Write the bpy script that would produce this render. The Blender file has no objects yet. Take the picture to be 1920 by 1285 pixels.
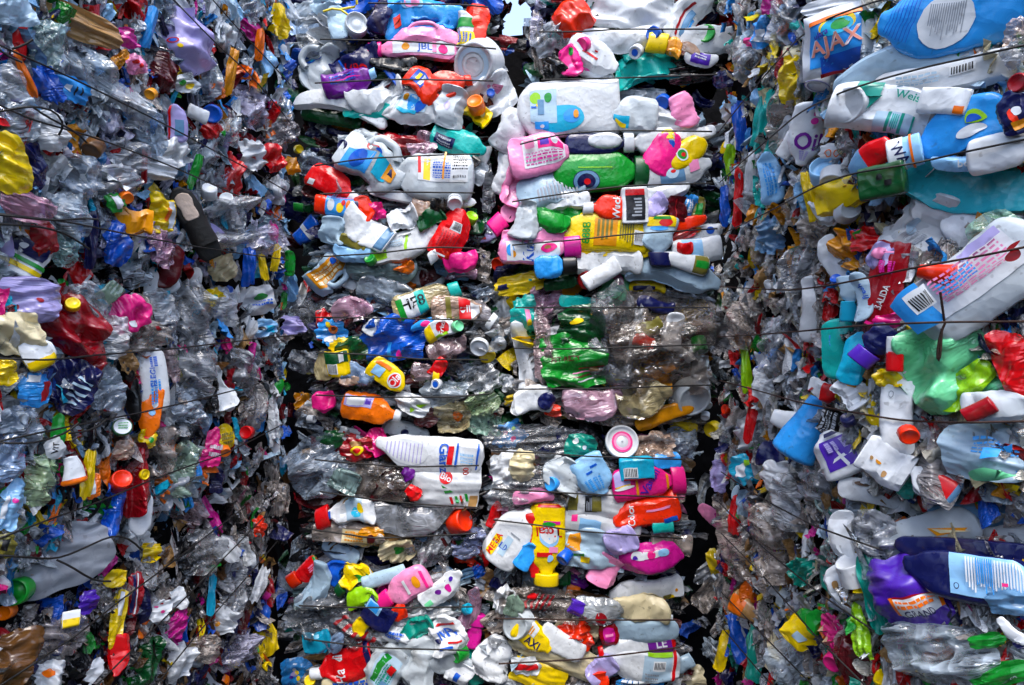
import bpy, math, random
import numpy as np
from mathutils import Vector, Matrix

scene = bpy.context.scene
rad = math.radians
# ------------------------------------------------------------------ camera, sky, sun, exposure
F = 1150.0                      # focal length in photo pixels (photo 1920 wide)
CH = 2.05                       # eye height
cam_data = bpy.data.cameras.new("camera")
cam_data.sensor_width = 36.0
cam_data.lens = 36.0 * F / 1920.0
cam_data.shift_y = -27.5 / 1920.0
cam_data.clip_start = 0.05
cam_data.clip_end = 500
cam = bpy.data.objects.new("camera", cam_data)
cam.location = (0, 0, CH)
cam.rotation_euler = (rad(90), 0, 0)
scene.collection.objects.link(cam)
scene.camera = cam

world = bpy.data.worlds.new("World")
scene.world = world
world.use_nodes = True
wn = world.node_tree
sky = wn.nodes.new("ShaderNodeTexSky")
sky.sky_type = 'NISHITA'
sky.sun_disc = False
sky.sun_elevation = rad(63)
sky.sun_rotation = rad(178)
sky.air_density = 1.0
sky.dust_density = 3.0
sky.ozone_density = 1.0
wn.nodes["Background"].inputs[1].default_value = 0.15
hsv = wn.nodes.new("ShaderNodeHueSaturation")      # saturation raised: a bluer sky
hsv.inputs["Saturation"].default_value = 1.25
wn.links.new(sky.outputs[0], hsv.inputs["Color"])
veil = wn.nodes.new("ShaderNodeMix")               # an even, bright veil of cloud over the whole sky
veil.data_type = 'RGBA'
veil.inputs["Factor"].default_value = 0.5
wn.links.new(hsv.outputs[0], veil.inputs["A"])
veil.inputs["B"].default_value = (1.75, 1.9, 2.15, 1)
wn.links.new(veil.outputs["Result"], wn.nodes["Background"].inputs[0])
sun_data = bpy.data.lights.new("sun", 'SUN')
sun_data.energy = 0.9
sun_data.angle = rad(35)
sun_data.color = (1.0, 0.985, 0.96)
sun = bpy.data.objects.new("sun", sun_data)
# light comes from above and behind the camera
sdir = Vector((math.sin(rad(178)) * math.cos(rad(63)), math.cos(rad(178)) * math.cos(rad(63)), math.sin(rad(63))))
sun.rotation_euler = sdir.to_track_quat('Z', 'Y').to_euler()
scene.collection.objects.link(sun)
vs = scene.view_settings
vs.view_transform = 'Standard'
vs.look = 'None'
vs.exposure = 2.0
vs.gamma = 1.0
vs.use_curve_mapping = False
scene.cycles.caustics_reflective = False
scene.cycles.caustics_refractive = False
scene.cycles.max_bounces = 5
scene.cycles.diffuse_bounces = 2
scene.cycles.glossy_bounces = 2
scene.cycles.transmission_bounces = 3
scene.cycles.transparent_max_bounces = 7

# ------------------------------------------------------------------ helpers
def lin(h):
    h = h.lstrip('#')
    o = []
    for i in (0, 2, 4):
        c = int(h[i:i + 2], 16) / 255.0
        o.append(c / 12.92 if c <= 0.04045 else ((c + 0.055) / 1.055) ** 2.4)
    return tuple(o)

COL = {k: lin(v) for k, v in dict(
    w='dde3e9', mk='c9d4dc', lb='8ec4f0', cy='14aed6', bl='0e58c8', az='2c98ea', nv='10164c', tl='0b9483', tq='14b4ac',
    gn='12902c', dg='084a22', lm='93cf12', mt='74dca0', ye='f4d202', am='e29408', or_='f47408', ro='ee3008', rd='d40c14',
    cr='980818', ma='540a14', pk='f290c0', hp='f02088', mg='cc1890', pu='701c92', vi='4c22ac', lv='b0a8e0', br='64421f',
    tn='ac8450', cm='e2d6ae', gy='98a0ac', dk='15161c', bk='050507', bg='5f8cb4', ol='7c7630', sb='aecbe0', tc='2fb6c8', co='f49a86').items()}
COL['or'] = COL['or_']
CNAME = dict(w='white', mk='milky', lb='pale blue', cy='cyan', bl='blue', az='sky blue', nv='navy', tl='teal', tq='turquoise', gn='green',
    dg='dark green', lm='lime', mt='mint', ye='yellow', am='amber', ro='orange red', rd='red', cr='crimson', ma='maroon', pk='pink',
    hp='hot pink', mg='magenta', pu='purple', vi='violet', lv='lavender', br='brown', tn='tan', cm='cream', gy='grey', dk='dark',
    bk='black', bg='steel blue', ol='olive', sb='ice blue', tc='turquoise', co='coral')
CNAME['or'] = 'orange'

def link(ob):
    scene.collection.objects.link(ob)
    return ob

def mesh_from(name, V, Fc, mat, smooth=True, cols=None, mats=None, midx=None):
    me = bpy.data.meshes.new(name)
    V = np.asarray(V, dtype=np.float32)
    Fa = np.asarray(Fc, dtype=np.int32)
    n, k = Fa.shape
    me.vertices.add(len(V))
    me.vertices.foreach_set('co', V.ravel())
    me.loops.add(n * k)
    me.loops.foreach_set('vertex_index', Fa.ravel())
    me.polygons.add(n)
    me.polygons.foreach_set('loop_start', np.arange(0, n * k, k, dtype=np.int32))
    if midx is not None:
        for m in mats:
            me.materials.append(m)
        me.polygons.foreach_set('material_index', np.asarray(midx, dtype=np.int32))
    elif mat is not None:
        me.materials.append(mat)
    if cols is not None:
        a = me.color_attributes.new('Col', 'FLOAT_COLOR', 'POINT')
        c = np.ones((len(V), 4), dtype=np.float32)
        c[:, :3] = cols
        a.data.foreach_set('color', c.ravel())
    if smooth:
        me.polygons.foreach_set('use_smooth', np.ones(n, dtype=bool))
    me.update()
    me.validate()
    return me

def grid_faces(nu, nv, wrap=False):
    i, j = np.meshgrid(np.arange(nu - 1), np.arange(nv if wrap else nv - 1), indexing='ij')
    a = i * nv + j
    e = i * nv + (j + 1) % nv
    q = np.stack([a, (i + 1) * nv + j, (i + 1) * nv + (j + 1) % nv, e], -1).reshape(-1, 4)
    return q[:, ::-1] if wrap else q

# ------------------------------------------------------------------ materials
def newmat(name):
    m = bpy.data.materials.new(name)
    m.use_nodes = True
    return m, m.node_tree.nodes, m.node_tree.links, m.node_tree.nodes['Principled BSDF']

def nd(N, t, **kw):
    n = N.new(t)
    for k, v in kw.items():
        setattr(n, k, v)
    return n

def tex_coords(N, L, scale=1.0, attr=False):
    tc = nd(N, 'ShaderNodeTexCoord')
    oi = nd(N, 'ShaderNodeObjectInfo')
    mp = nd(N, 'ShaderNodeVectorMath', operation='MULTIPLY_ADD')
    L.new(tc.outputs['Object'], mp.inputs[0])
    mp.inputs[1].default_value = (scale, scale, scale)
    mu = nd(N, 'ShaderNodeMath', operation='MULTIPLY')
    mu.inputs[1].default_value = 37.0
    L.new(oi.outputs['Random'], mu.inputs[0])
    L.new(mu.outputs[0], mp.inputs[2])
    return mp.outputs[0], oi

def noise(N, L, vec, scale, detail=4, rough=.6, dist=0.0):
    n = nd(N, 'ShaderNodeTexNoise')
    n.inputs['Scale'].default_value = scale
    n.inputs['Detail'].default_value = detail
    n.inputs['Roughness'].default_value = rough
    n.inputs['Distortion'].default_value = dist
    L.new(vec, n.inputs['Vector'])
    return n.outputs['Fac']

def ramp(N, L, fac, a, b, ca=0.0, cb=1.0):
    r = nd(N, 'ShaderNodeMapRange')
    r.inputs['From Min'].default_value = a
    r.inputs['From Max'].default_value = b
    r.inputs['To Min'].default_value = ca
    r.inputs['To Max'].default_value = cb
    L.new(fac, r.inputs['Value'])
    return r.outputs['Result']

def mixc(N, L, fac, A, B, blend='MIX'):
    m = nd(N, 'ShaderNodeMix', data_type='RGBA', blend_type=blend)
    for s, v in ((m.inputs['Factor'], fac), (m.inputs['A'], A), (m.inputs['B'], B)):
        if hasattr(v, 'is_linked') or hasattr(v, 'links'):
            L.new(v, s)
        elif isinstance(v, (int, float)):
            s.default_value = v
        else:
            s.default_value = (*v, 1) if len(v) == 3 else v
    return m.outputs['Result']

def crease_bump(N, L, vec, scale, strength, dist):
    """angular creases of crumpled film: distorted voronoi edges plus noise"""
    nz = nd(N, 'ShaderNodeTexNoise')
    nz.inputs['Scale'].default_value = scale * .6
    nz.inputs['Detail'].default_value = 3
    L.new(vec, nz.inputs['Vector'])
    ad = nd(N, 'ShaderNodeVectorMath', operation='MULTIPLY_ADD')
    L.new(nz.outputs['Color'], ad.inputs[0])
    ad.inputs[1].default_value = (.9 / scale, .9 / scale, .9 / scale)
    L.new(vec, ad.inputs[2])
    v1 = nd(N, 'ShaderNodeTexVoronoi', feature='F1')
    v1.inputs['Scale'].default_value = scale
    L.new(ad.outputs[0], v1.inputs['Vector'])
    v2 = nd(N, 'ShaderNodeTexVoronoi', feature='F1')
    v2.inputs['Scale'].default_value = scale * 2.7
    L.new(ad.outputs[0], v2.inputs['Vector'])
    sm = nd(N, 'ShaderNodeMath', operation='MULTIPLY_ADD')
    L.new(v2.outputs['Distance'], sm.inputs[0])
    sm.inputs[1].default_value = .4
    L.new(v1.outputs['Distance'], sm.inputs[2])
    b = nd(N, 'ShaderNodeBump')
    b.inputs['Strength'].default_value = strength
    b.inputs['Distance'].default_value = dist
    L.new(sm.outputs[0], b.inputs['Height'])
    return b.outputs['Normal'], sm.outputs[0]

def base_color(N, L, vec, oi, attr, dirt):
    if attr:
        at = nd(N, 'ShaderNodeAttribute', attribute_name='Col')
        c = at.outputs['Color']
    else:
        c = oi.outputs['Color']
    n1 = noise(N, L, vec, 9, 3, .65, .6)
    f1 = ramp(N, L, n1, .58, .74, 0, dirt)
    c = mixc(N, L, f1, c, (.10, .065, .035))
    n2 = noise(N, L, vec, 70, 1, .6)
    f2 = ramp(N, L, n2, .68, .76, 0, dirt)
    return mixc(N, L, f2, c, (.05, .035, .022))

def plastic(name, rough, dirt=.35, attr=False, translucent=0.0, bump=.25, bscale=26, spec=.5, pleat=False):
    m, N, L, P = newmat(name)
    vec, oi = tex_coords(N, L)
    c = base_color(N, L, vec, oi, attr, dirt)
    L.new(c, P.inputs['Base Color'])
    rn = noise(N, L, vec, 30, 1)
    L.new(ramp(N, L, rn, .3, .7, rough * .7, rough * 1.4), P.inputs['Roughness'])
    P.inputs['Specular IOR Level'].default_value = spec
    nrm, h = pleats(N, L, vec, bscale, bump) if pleat else crease_bump(N, L, vec, bscale, bump, .01)
    L.new(nrm, P.inputs['Normal'])
    if translucent > 0:
        out = N['Material Output']
        tr = nd(N, 'ShaderNodeBsdfTranslucent')
        L.new(c, tr.inputs['Color'])
        mx = nd(N, 'ShaderNodeMixShader')
        mx.inputs[0].default_value = translucent
        L.new(P.outputs[0], mx.inputs[1])
        L.new(tr.outputs[0], mx.inputs[2])
        L.new(mx.outputs[0], out.inputs['Surface'])
    return m

def streaks(N, L, vec, sc, ang):
    """long pleats: noise stretched along one direction, folded into ridges"""
    mp = nd(N, 'ShaderNodeMapping')
    mp.inputs['Rotation'].default_value = (.3, .2, ang)
    mp.inputs['Scale'].default_value = (sc * .2, sc * .75, sc * .5)
    L.new(vec, mp.inputs['Vector'])
    n = noise(N, L, mp.outputs[0], 1.0, 2.0, .5, 2.2)
    m = nd(N, 'ShaderNodeMath', operation='MULTIPLY_ADD')
    L.new(n, m.inputs[0])
    m.inputs[1].default_value = 2.6
    m.inputs[2].default_value = -1.3
    ab = nd(N, 'ShaderNodeMath', operation='ABSOLUTE')
    L.new(m.outputs[0], ab.inputs[0])
    iv = nd(N, 'ShaderNodeMath', operation='SUBTRACT', use_clamp=True)
    iv.inputs[0].default_value = 1.0
    L.new(ab.outputs[0], iv.inputs[1])
    return iv.outputs[0]

def pleats(N, L, vec, sc, strength, mixv=.5):
    """height of crumpled film: fanned pleats in patches, angular crumple creases elsewhere"""
    a = streaks(N, L, vec, sc, .15)
    c = streaks(N, L, vec, sc * .7, 1.2)
    n = noise(N, L, vec, sc * .25, 1)
    m = nd(N, 'ShaderNodeMix', data_type='FLOAT')
    L.new(ramp(N, L, n, .42, .6), m.inputs['Factor'])
    L.new(a, m.inputs[2])
    L.new(c, m.inputs[3])
    nz = nd(N, 'ShaderNodeTexNoise')
    nz.inputs['Scale'].default_value = sc * .5
    nz.inputs['Detail'].default_value = 2
    L.new(vec, nz.inputs['Vector'])
    ad = nd(N, 'ShaderNodeVectorMath', operation='MULTIPLY_ADD')
    L.new(nz.outputs['Color'], ad.inputs[0])
    ad.inputs[1].default_value = (1.6 / sc, 1.6 / sc, 1.6 / sc)
    L.new(vec, ad.inputs[2])
    v1 = nd(N, 'ShaderNodeTexVoronoi', feature='F1')
    v1.inputs['Scale'].default_value = sc * .75
    L.new(ad.outputs[0], v1.inputs['Vector'])
    n3 = noise(N, L, vec, sc * .18, 1)
    m2 = nd(N, 'ShaderNodeMix', data_type='FLOAT')
    L.new(ramp(N, L, n3, .38, .62, mixv - .35, mixv + .35), m2.inputs['Factor'])
    L.new(m.outputs[0], m2.inputs[2])
    L.new(v1.outputs['Distance'], m2.inputs[3])
    b = nd(N, 'ShaderNodeBump')
    b.inputs['Strength'].default_value = strength
    b.inputs['Distance'].default_value = .014
    L.new(m2.outputs[0], b.inputs['Height'])
    return b.outputs['Normal'], m2.outputs[0]

def clearmat(name, lo, hi, rough, attr=False, dirt=.3, bump=.6, bscale=60, tint=.75):
    """thin clear plastic: see-through where it lies flat, denser where it is gathered into pleats"""
    m, N, L, P = newmat(name)
    vec, oi = tex_coords(N, L)
    c = base_color(N, L, vec, oi, attr, dirt)
    c = mixc(N, L, .42, c, (.84, .89, .96))
    L.new(c, P.inputs['Base Color'])
    P.inputs['Roughness'].default_value = rough
    P.inputs['Specular IOR Level'].default_value = 1.0
    nrm, h = pleats(N, L, vec, bscale, bump)
    L.new(nrm, P.inputs['Normal'])
    tr = nd(N, 'ShaderNodeBsdfTransparent')
    tc = mixc(N, L, tint, (1, 1, 1), c)
    L.new(tc, tr.inputs['Color'])
    hp_ = nd(N, 'ShaderNodeMath', operation='POWER')
    L.new(h, hp_.inputs[0])
    hp_.inputs[1].default_value = 2.2
    fac = ramp(N, L, hp_.outputs[0], .1, .95, lo, hi)
    mx = nd(N, 'ShaderNodeMixShader')
    L.new(fac, mx.inputs[0])
    L.new(tr.outputs[0], mx.inputs[1])
    L.new(P.outputs[0], mx.inputs[2])
    P.inputs['Specular IOR Level'].default_value = .2
    fr = nd(N, 'ShaderNodeFresnel')
    fr.inputs['IOR'].default_value = 1.9
    L.new(nrm, fr.inputs['Normal'])
    gl = nd(N, 'ShaderNodeBsdfGlossy')
    gl.inputs['Roughness'].default_value = rough
    L.new(nrm, gl.inputs['Normal'])
    m3 = nd(N, 'ShaderNodeMixShader')
    L.new(fr.outputs[0], m3.inputs[0])
    L.new(mx.outputs[0], m3.inputs[1])
    L.new(gl.outputs[0], m3.inputs[2])
    L.new(m3.outputs[0], N['Material Output'].inputs['Surface'])
    return m

M = {}
M['hdpe'] = plastic('opaque_plastic', .25, .36, bump=.26, bscale=22)
M['milk'] = plastic('milky_plastic', .3, .4, translucent=.2, bump=.28, bscale=20)
M['film'] = plastic('coloured_film', .22, .35, translucent=.12, bump=.6, bscale=34, spec=.8, pleat=True)
M['cap'] = plastic('cap_plastic', .3, .22, bump=.03, bscale=40)
M['print'] = plastic('printed_label', .32, .25, attr=True, bump=.12, bscale=22)
M['pet'] = clearmat('clear_bottle_plastic', .22, .75, .08, bump=.6, bscale=34, tint=.85)
M['clear'] = clearmat('clear_film', .18, .85, .12, bump=1.0, bscale=42, tint=.5)
M['thin'] = clearmat('thin_clear_film', .04, .36, .1, bump=1.0, bscale=34, tint=.5)
M['bag'] = plastic('smooth_bag_film', .25, .3, translucent=.15, bump=.45, bscale=13, spec=.7)
M['scrap'] = plastic('crushed_scraps', .28, .5, attr=True, bump=.6, bscale=70, pleat=True)
M['scrapclear'] = clearmat('crushed_clear_scraps', .25, .92, .14, attr=True, bump=.9, bscale=60, tint=.5)

def simple(name, col, rough, metal=0.0, nscale=20, namp=.5, bump=.3):
    m, N, L, P = newmat(name)
    tc = nd(N, 'ShaderNodeTexCoord')
    n = noise(N, L, tc.outputs['Object'], nscale, 6)
    f = ramp(N, L, n, .3, .75)
    L.new(mixc(N, L, f, tuple(c * (1 - namp) for c in col), tuple(min(1, c * (1 + namp)) for c in col)), P.inputs['Base Color'])
    P.inputs['Roughness'].default_value = rough
    P.inputs['Metallic'].default_value = metal
    b = nd(N, 'ShaderNodeBump')
    b.inputs['Strength'].default_value = bump
    b.inputs['Distance'].default_value = .01
    L.new(n, b.inputs['Height'])
    L.new(b.outputs['Normal'], P.inputs['Normal'])
    return m
M['wire'] = simple('black_wire', (.012, .011, .011), .55, .3, 60, .6)
M['rust'] = simple('rusty_wire', (.035, .014, .009), .7, .3, 80, .7)
M['core'] = simple('gap_shade_core', (.004, .004, .005), .8, 0, 14, .7, .8)  # near-black colour supplies the shade of the gaps between pieces and stacks
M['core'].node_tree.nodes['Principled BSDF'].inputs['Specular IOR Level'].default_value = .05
M['ground'] = simple('yard_asphalt', (.05, .05, .05), .85, 0, 8, .4, .6)
M['sole'] = simple('insole_fabric', (.6, .48, .4), .8, 0, 60, .2)
M['cord'] = simple('yellow_cord', (.75, .6, .03), .5, 0, 60, .2)
M['rubber'] = simple('black_rubber', (.005, .005, .005), .6, 0, 60, .4)

# ------------------------------------------------------------------ the walls the bales make
C0 = np.array([0, 0, CH])
def ray(px, py):
    return np.array([(px - 960) / F, 1.0, (615 - py) / F])
def unit(v):
    v = np.asarray(v, float)
    return v / np.linalg.norm(v)
WALLS = {
    'L': (np.array([-.81, 2.3, 0]), unit([1, -.078, 0]), .58),
    'B': (np.array([0, 2.3, 0]), unit([0, -1, 0]), .10),
    'R': (np.array([.77, 2.3, 0]), unit([-.997, .078, 0]), .58),
    'F': (np.array([.683, 1.19, 0]), unit([-.871, -.49, 0]), .45),
}
def zone(px, py=0):
    return 'L' if px < 551 else 'B' if px < 1344 else 'R' if px < 1636 else 'F'
def wall_hit(px, py, z=None):
    z = z or zone(px, py)
    p0, n, k = WALLS[z]
    d = ray(px, py)
    t = np.dot(p0 - np.array([0, 0, 0]) - np.array([0, 0, 0]), n) / np.dot(d, n)
    return C0 + d * t, n, k, t
ROWS_A, ROWS_B = (-160, 237, 527, 803, 1050, 1450), (-160, 164, 548, 803, 1090, 1450)
COLS_A = ((572, 948), (580, 912), (586, 932), (560, 902), (536, 900))
COLS_B = ((985, 1372), (932, 1345), (962, 1334), (920, 1288), (900, 1282))
def bale_edge(px, py, P, z):
    """a bale bulges between its wires and rounds off at its edges: how far its face lies behind the wall plane here"""
    if z == 'B':
        left = px < (950 if py < 803 else 910)
        rows, cols = (ROWS_A, COLS_A) if left else (ROWS_B, COLS_B)
        i = max(0, min(4, sum(py > r for r in rows) - 1))
        e = max(0.0, min(abs(py - rows[i]), abs(rows[i + 1] - py), (px - cols[i][0]) * .8, (cols[i][1] - px) * .8))
        return -.14 * (1 - min(1.0, e / 48.0)) ** 2
    h = P[2] - CH
    e = min(abs(h - q) for q in ((.12, -.5) if z == 'L' else (.21, -.33)))
    return -.12 * (1 - min(1.0, e / .10)) ** 2
def frame_at(px, py, length, width, ang, depth=0.0, k=None, zn=None):
    """a plane through the wall under this pixel, turned part-way to face outwards; returns matrix, length, width in metres"""
    P, n, kk, t = wall_hit(px, py, zn)
    k = kk if k is None else k
    d = ray(px, py)
    P = P - unit(d) * (depth + bale_edge(px, py, P, zn or zone(px, py)))
    n2 = unit(n * (1 - k) - unit(d) * k)
    ca, sa = math.cos(rad(ang)), math.sin(rad(ang))
    def onplane(qx, qy):
        r = ray(qx, qy)
        return C0 + r * (np.dot(P - C0, n2) / np.dot(r, n2))
    E0 = onplane(px - ca * length / 2, py + sa * length / 2)
    E1 = onplane(px + ca * length / 2, py - sa * length / 2)
    X = E1 - E0
    Lm = np.linalg.norm(X)
    X = X / Lm
    Z = unit(n2)
    Y = np.cross(Z, X)
    W0 = onplane(px + sa * width / 2, py + ca * width / 2)
    W1 = onplane(px - sa * width / 2, py - ca * width / 2)
    Wm = abs(np.dot(W1 - W0, Y))
    mid = P
    mat = Matrix(((X[0], Y[0], Z[0], mid[0]), (X[1], Y[1], Z[1], mid[1]), (X[2], Y[2], Z[2], mid[2]), (0, 0, 0, 1)))
    return mat, Lm, Wm, t / F

# ------------------------------------------------------------------ things: registry, tagging
MANUAL = []          # (px, py, size, label) of every hand-placed thing, for telling scraps apart by their neighbours
LABELS = set()
GROUPS = {'bottle': 'plastic bottles pressed into the bales', 'jug': 'plastic jugs pressed into the bales', 'tub': 'tubs and cups pressed into the bales',
          'cap': 'bottle caps and lids among the litter', 'film': 'scraps of plastic film in the bales', 'bag': 'plastic bags pressed into the bales',
          'tube': 'tubes and tapered containers in the bales', 'packet': 'packets and cartons pressed into the bales', 'strip': 'narrow strips of plastic in the bales'}
def tag(o, label, cat, group=None):
    LABELS.add(label)
    o['label'] = label
    o['category'] = cat
    g = group or GROUPS.get(cat)
    if g:
        o['group'] = g
def part(name, me, root, color=None):
    o = bpy.data.objects.new(name, me)
    if color is not None:
        o.color = (*color, 1)
    o.parent = root
    return link(o)

# ------------------------------------------------------------------ flat print on a surface
_TXT = {}
def text_mesh(s):
    if s not in _TXT:
        cu = bpy.data.curves.new('lettering', 'FONT')
        cu.body = s
        cu.align_x = 'CENTER'
        cu.align_y = 'CENTER'
        cu.resolution_u = 3
        cu.offset = .018
        ob = bpy.data.objects.new('lettering', cu)
        me = ob.to_mesh()
        me.calc_loop_triangles()
        V = np.array([v.co[:2] for v in me.vertices]).reshape(-1, 2)
        T = np.array([t.vertices[:] for t in me.loop_triangles]).reshape(-1, 3)
        ob.to_mesh_clear()
        bpy.data.objects.remove(ob)
        bpy.data.curves.remove(cu)
        _TXT[s] = (V, T)
    return _TXT[s]

def print_mesh(name, shapes, S, Lm, Wm, eps=.0011):
    """shapes in surface units u 0..1 along, s -1..1 across. S(u, s, height) gives points"""
    VV, TT, CC = [], [], []
    base = 0
    lay = 0
    def add(us, T, col):
        nonlocal base, lay
        lay += 1
        VV.append(S(us[:, 0], us[:, 1], eps + lay * .00035))
        TT.append(np.asarray(T) + base)
        CC.append(np.tile(np.array(col), (len(us), 1)))
        base += len(us)
    def rect(u0, s0, u1, s1, col, skew=0.0):
        nu, ns = max(2, min(14, int(abs(u1 - u0) * 24) + 2)), max(2, min(12, int(abs(s1 - s0) * 10) + 2))
        a, b = np.meshgrid(np.linspace(u0, u1, nu), np.linspace(s0, s1, ns), indexing='ij')
        a = a + skew * (b - (s0 + s1) / 2)
        f = grid_faces(nu, ns)
        add(np.stack([a.ravel(), b.ravel()], -1), np.concatenate([f[:, [0, 1, 2]], f[:, [0, 2, 3]]]), col)
    for sh in shapes:
        k = sh[0]
        skew = 0.0
        if not isinstance(sh[-1], str) and k == 'r':
            sh, skew = sh[:-1], sh[-1]
        col = COL[sh[-1]] if isinstance(sh[-1], str) and sh[-1] in COL else COL['dk']
        if k == 'r':
            rect(*sh[1:5], col, skew)
        elif k == 'e':
            u, s, ru, rs = sh[1:5]
            q = [(u, s)]
            T = []
            n = 22
            for ri in (.5, 1.0):
                for j in range(n):
                    q.append((u + ru * ri * math.cos(2 * math.pi * j / n), s + rs * ri * math.sin(2 * math.pi * j / n)))
            for j in range(n):
                T.append((0, 1 + j, 1 + (j + 1) % n))
                T.append((1 + j, 1 + n + j, 1 + n + (j + 1) % n))
                T.append((1 + j, 1 + n + (j + 1) % n, 1 + (j + 1) % n))
            add(np.array(q), T, col)
        elif k == 'o':               # ring
            u, s, ru, rs = sh[1:5]
            q, T, n = [], [], 24
            for ri in (.72, 1.0):
                for j in range(n):
                    q.append((u + ru * ri * math.cos(2 * math.pi * j / n), s + rs * ri * math.sin(2 * math.pi * j / n)))
            for j in range(n):
                T.append((j, n + j, n + (j + 1) % n))
                T.append((j, n + (j + 1) % n, (j + 1) % n))
            add(np.array(q), T, col)
        elif k == 'v':               # triangle
            add(np.array([sh[1:3], sh[3:5], sh[5:7]]), [(0, 1, 2)], col)
        elif k == 't':
            _, txt, u, s, h, rot = sh[:6]
            V, T = text_mesh(txt)
            if len(T) == 0:
                continue
            hm = h * Wm
            c_, s_ = math.cos(rad(rot)), math.sin(rad(rot))
            x = (V[:, 0] * c_ - V[:, 1] * s_) * hm
            y = (V[:, 0] * s_ + V[:, 1] * c_) * hm
            add(np.stack([u + x / Lm, s + y / (Wm / 2)], -1), T, col)
        elif k == 'l':               # lines of tiny text along u, broken into words
            u0, s0, u1, s1, n = sh[1:6]
            rng = random.Random(int(abs(u0 * 1000) + n * 7))
            for i in range(n):
                sc = s0 + (s1 - s0) * (i + .5) / n
                hh = abs(s1 - s0) / n * .28
                x = u0
                while x < u1 - .01:
                    w_ = rng.uniform(.04, .16) * (u1 - u0)
                    rect(x, sc - hh, min(u1, x + w_), sc + hh, col)
                    x += w_ + .03 * (u1 - u0)
        elif k == 'h':               # lines of tiny text running across
            u0, s0, u1, s1, n = sh[1:6]
            rng = random.Random(int(abs(u0 * 1000) + n * 11))
            for i in range(n):
                uc = u0 + (u1 - u0) * (i + .5) / n
                hh = abs(u1 - u0) / n * .28
                rect(uc - hh, s0, uc + hh, s0 + (s1 - s0) * rng.uniform(.6, 1), col)
        elif k == 'b':               # bar code
            u0, s0, u1, s1 = sh[1:5]
            rect(u0, s0, u1, s1, COL['w'])
            rng = random.Random(5)
            x = u0 + .08 * (u1 - u0)
            while x < u1 - .1 * (u1 - u0):
                w_ = rng.uniform(.02, .06) * (u1 - u0)
                rect(x, s0 + .12 * (s1 - s0), x + w_, s1 - .25 * (s1 - s0), COL['dk'])
                x += w_ * 2.1
    return mesh_from(name, np.concatenate(VV), np.concatenate(TT), M['print'], True, np.concatenate(CC))

def grid_sampler(G, nu, nv, upos, jpos_of_s, sign=1):
    """S(u, s, h): a point on a (nu, nv, 3) grid, lifted h along its normal"""
    du = np.gradient(G, axis=0)
    dv = np.gradient(G, axis=1)
    Nn = np.cross(du, dv)
    Nn /= np.maximum(np.linalg.norm(Nn, axis=-1, keepdims=True), 1e-9)
    Nn *= sign
    def S(u, s, h):
        fi = np.interp(np.clip(u, 0, 1), upos, np.arange(nu))
        fj = np.clip(jpos_of_s(np.clip(s, -1, 1)), 0, nv - 1.001)
        i0 = np.clip(fi.astype(int), 0, nu - 2)
        j0 = fj.astype(int)
        a = (fi - i0)[:, None]
        b = (fj - j0)[:, None]
        def bl(A):
            return (A[i0, j0] * (1 - a) * (1 - b) + A[i0 + 1, j0] * a * (1 - b) + A[i0, j0 + 1] * (1 - a) * b + A[i0 + 1, j0 + 1] * a * b)
        nn = bl(Nn)
        nn /= np.maximum(np.linalg.norm(nn, axis=-1, keepdims=True), 1e-9)
        return bl(G) + nn * h
    return S

# ------------------------------------------------------------------ bottle bodies
PROF = {
    'bt': ([0, .60, .72, .82, .89, .92, 1], [1, 1, .95, .70, .40, .34, .34], 3.0),
    'sl': ([0, .15, .5, .78, .90, .94, 1], [.9, 1, 1, .92, .62, .40, .38], 2.6),
    'ov': ([0, .08, .4, .72, .88, .95, 1], [.8, .93, 1, .92, .66, .44, .42], 2.3),
    'wa': ([0, .22, .5, .70, .84, .92, 1], [.9, 1, .80, .92, .62, .32, .30], 2.6),
    'jg': ([0, .1, .66, .80, .90, .94, 1], [.96, 1, 1, .86, .46, .36, .36], 3.4),
    'fl': ([0, .2, .5, .8, 1], [.86, 1, .96, 1, .84], 3.0),
    'pt': ([0, .1, .6, .76, .90, .95, 1], [.9, 1, 1, .84, .42, .34, .34], 2.2),
    'ta': ([0, .1, 1], [1, 1, .56], 2.2),
    'cy': ([0, .1, .9, 1], [1, 1, 1, 1], 2.1),
    'bx': ([0, .1, .9, 1], [1, 1, 1, .96], 6.0),
    'rb': ([0, .12, .5, .92, 1], [.82, .96, 1, 1, .97], 3.2),
    'le': ([0, .3, .6, .85, 1], [.45, .9, 1, .75, .35], 2.4),
}
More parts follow.
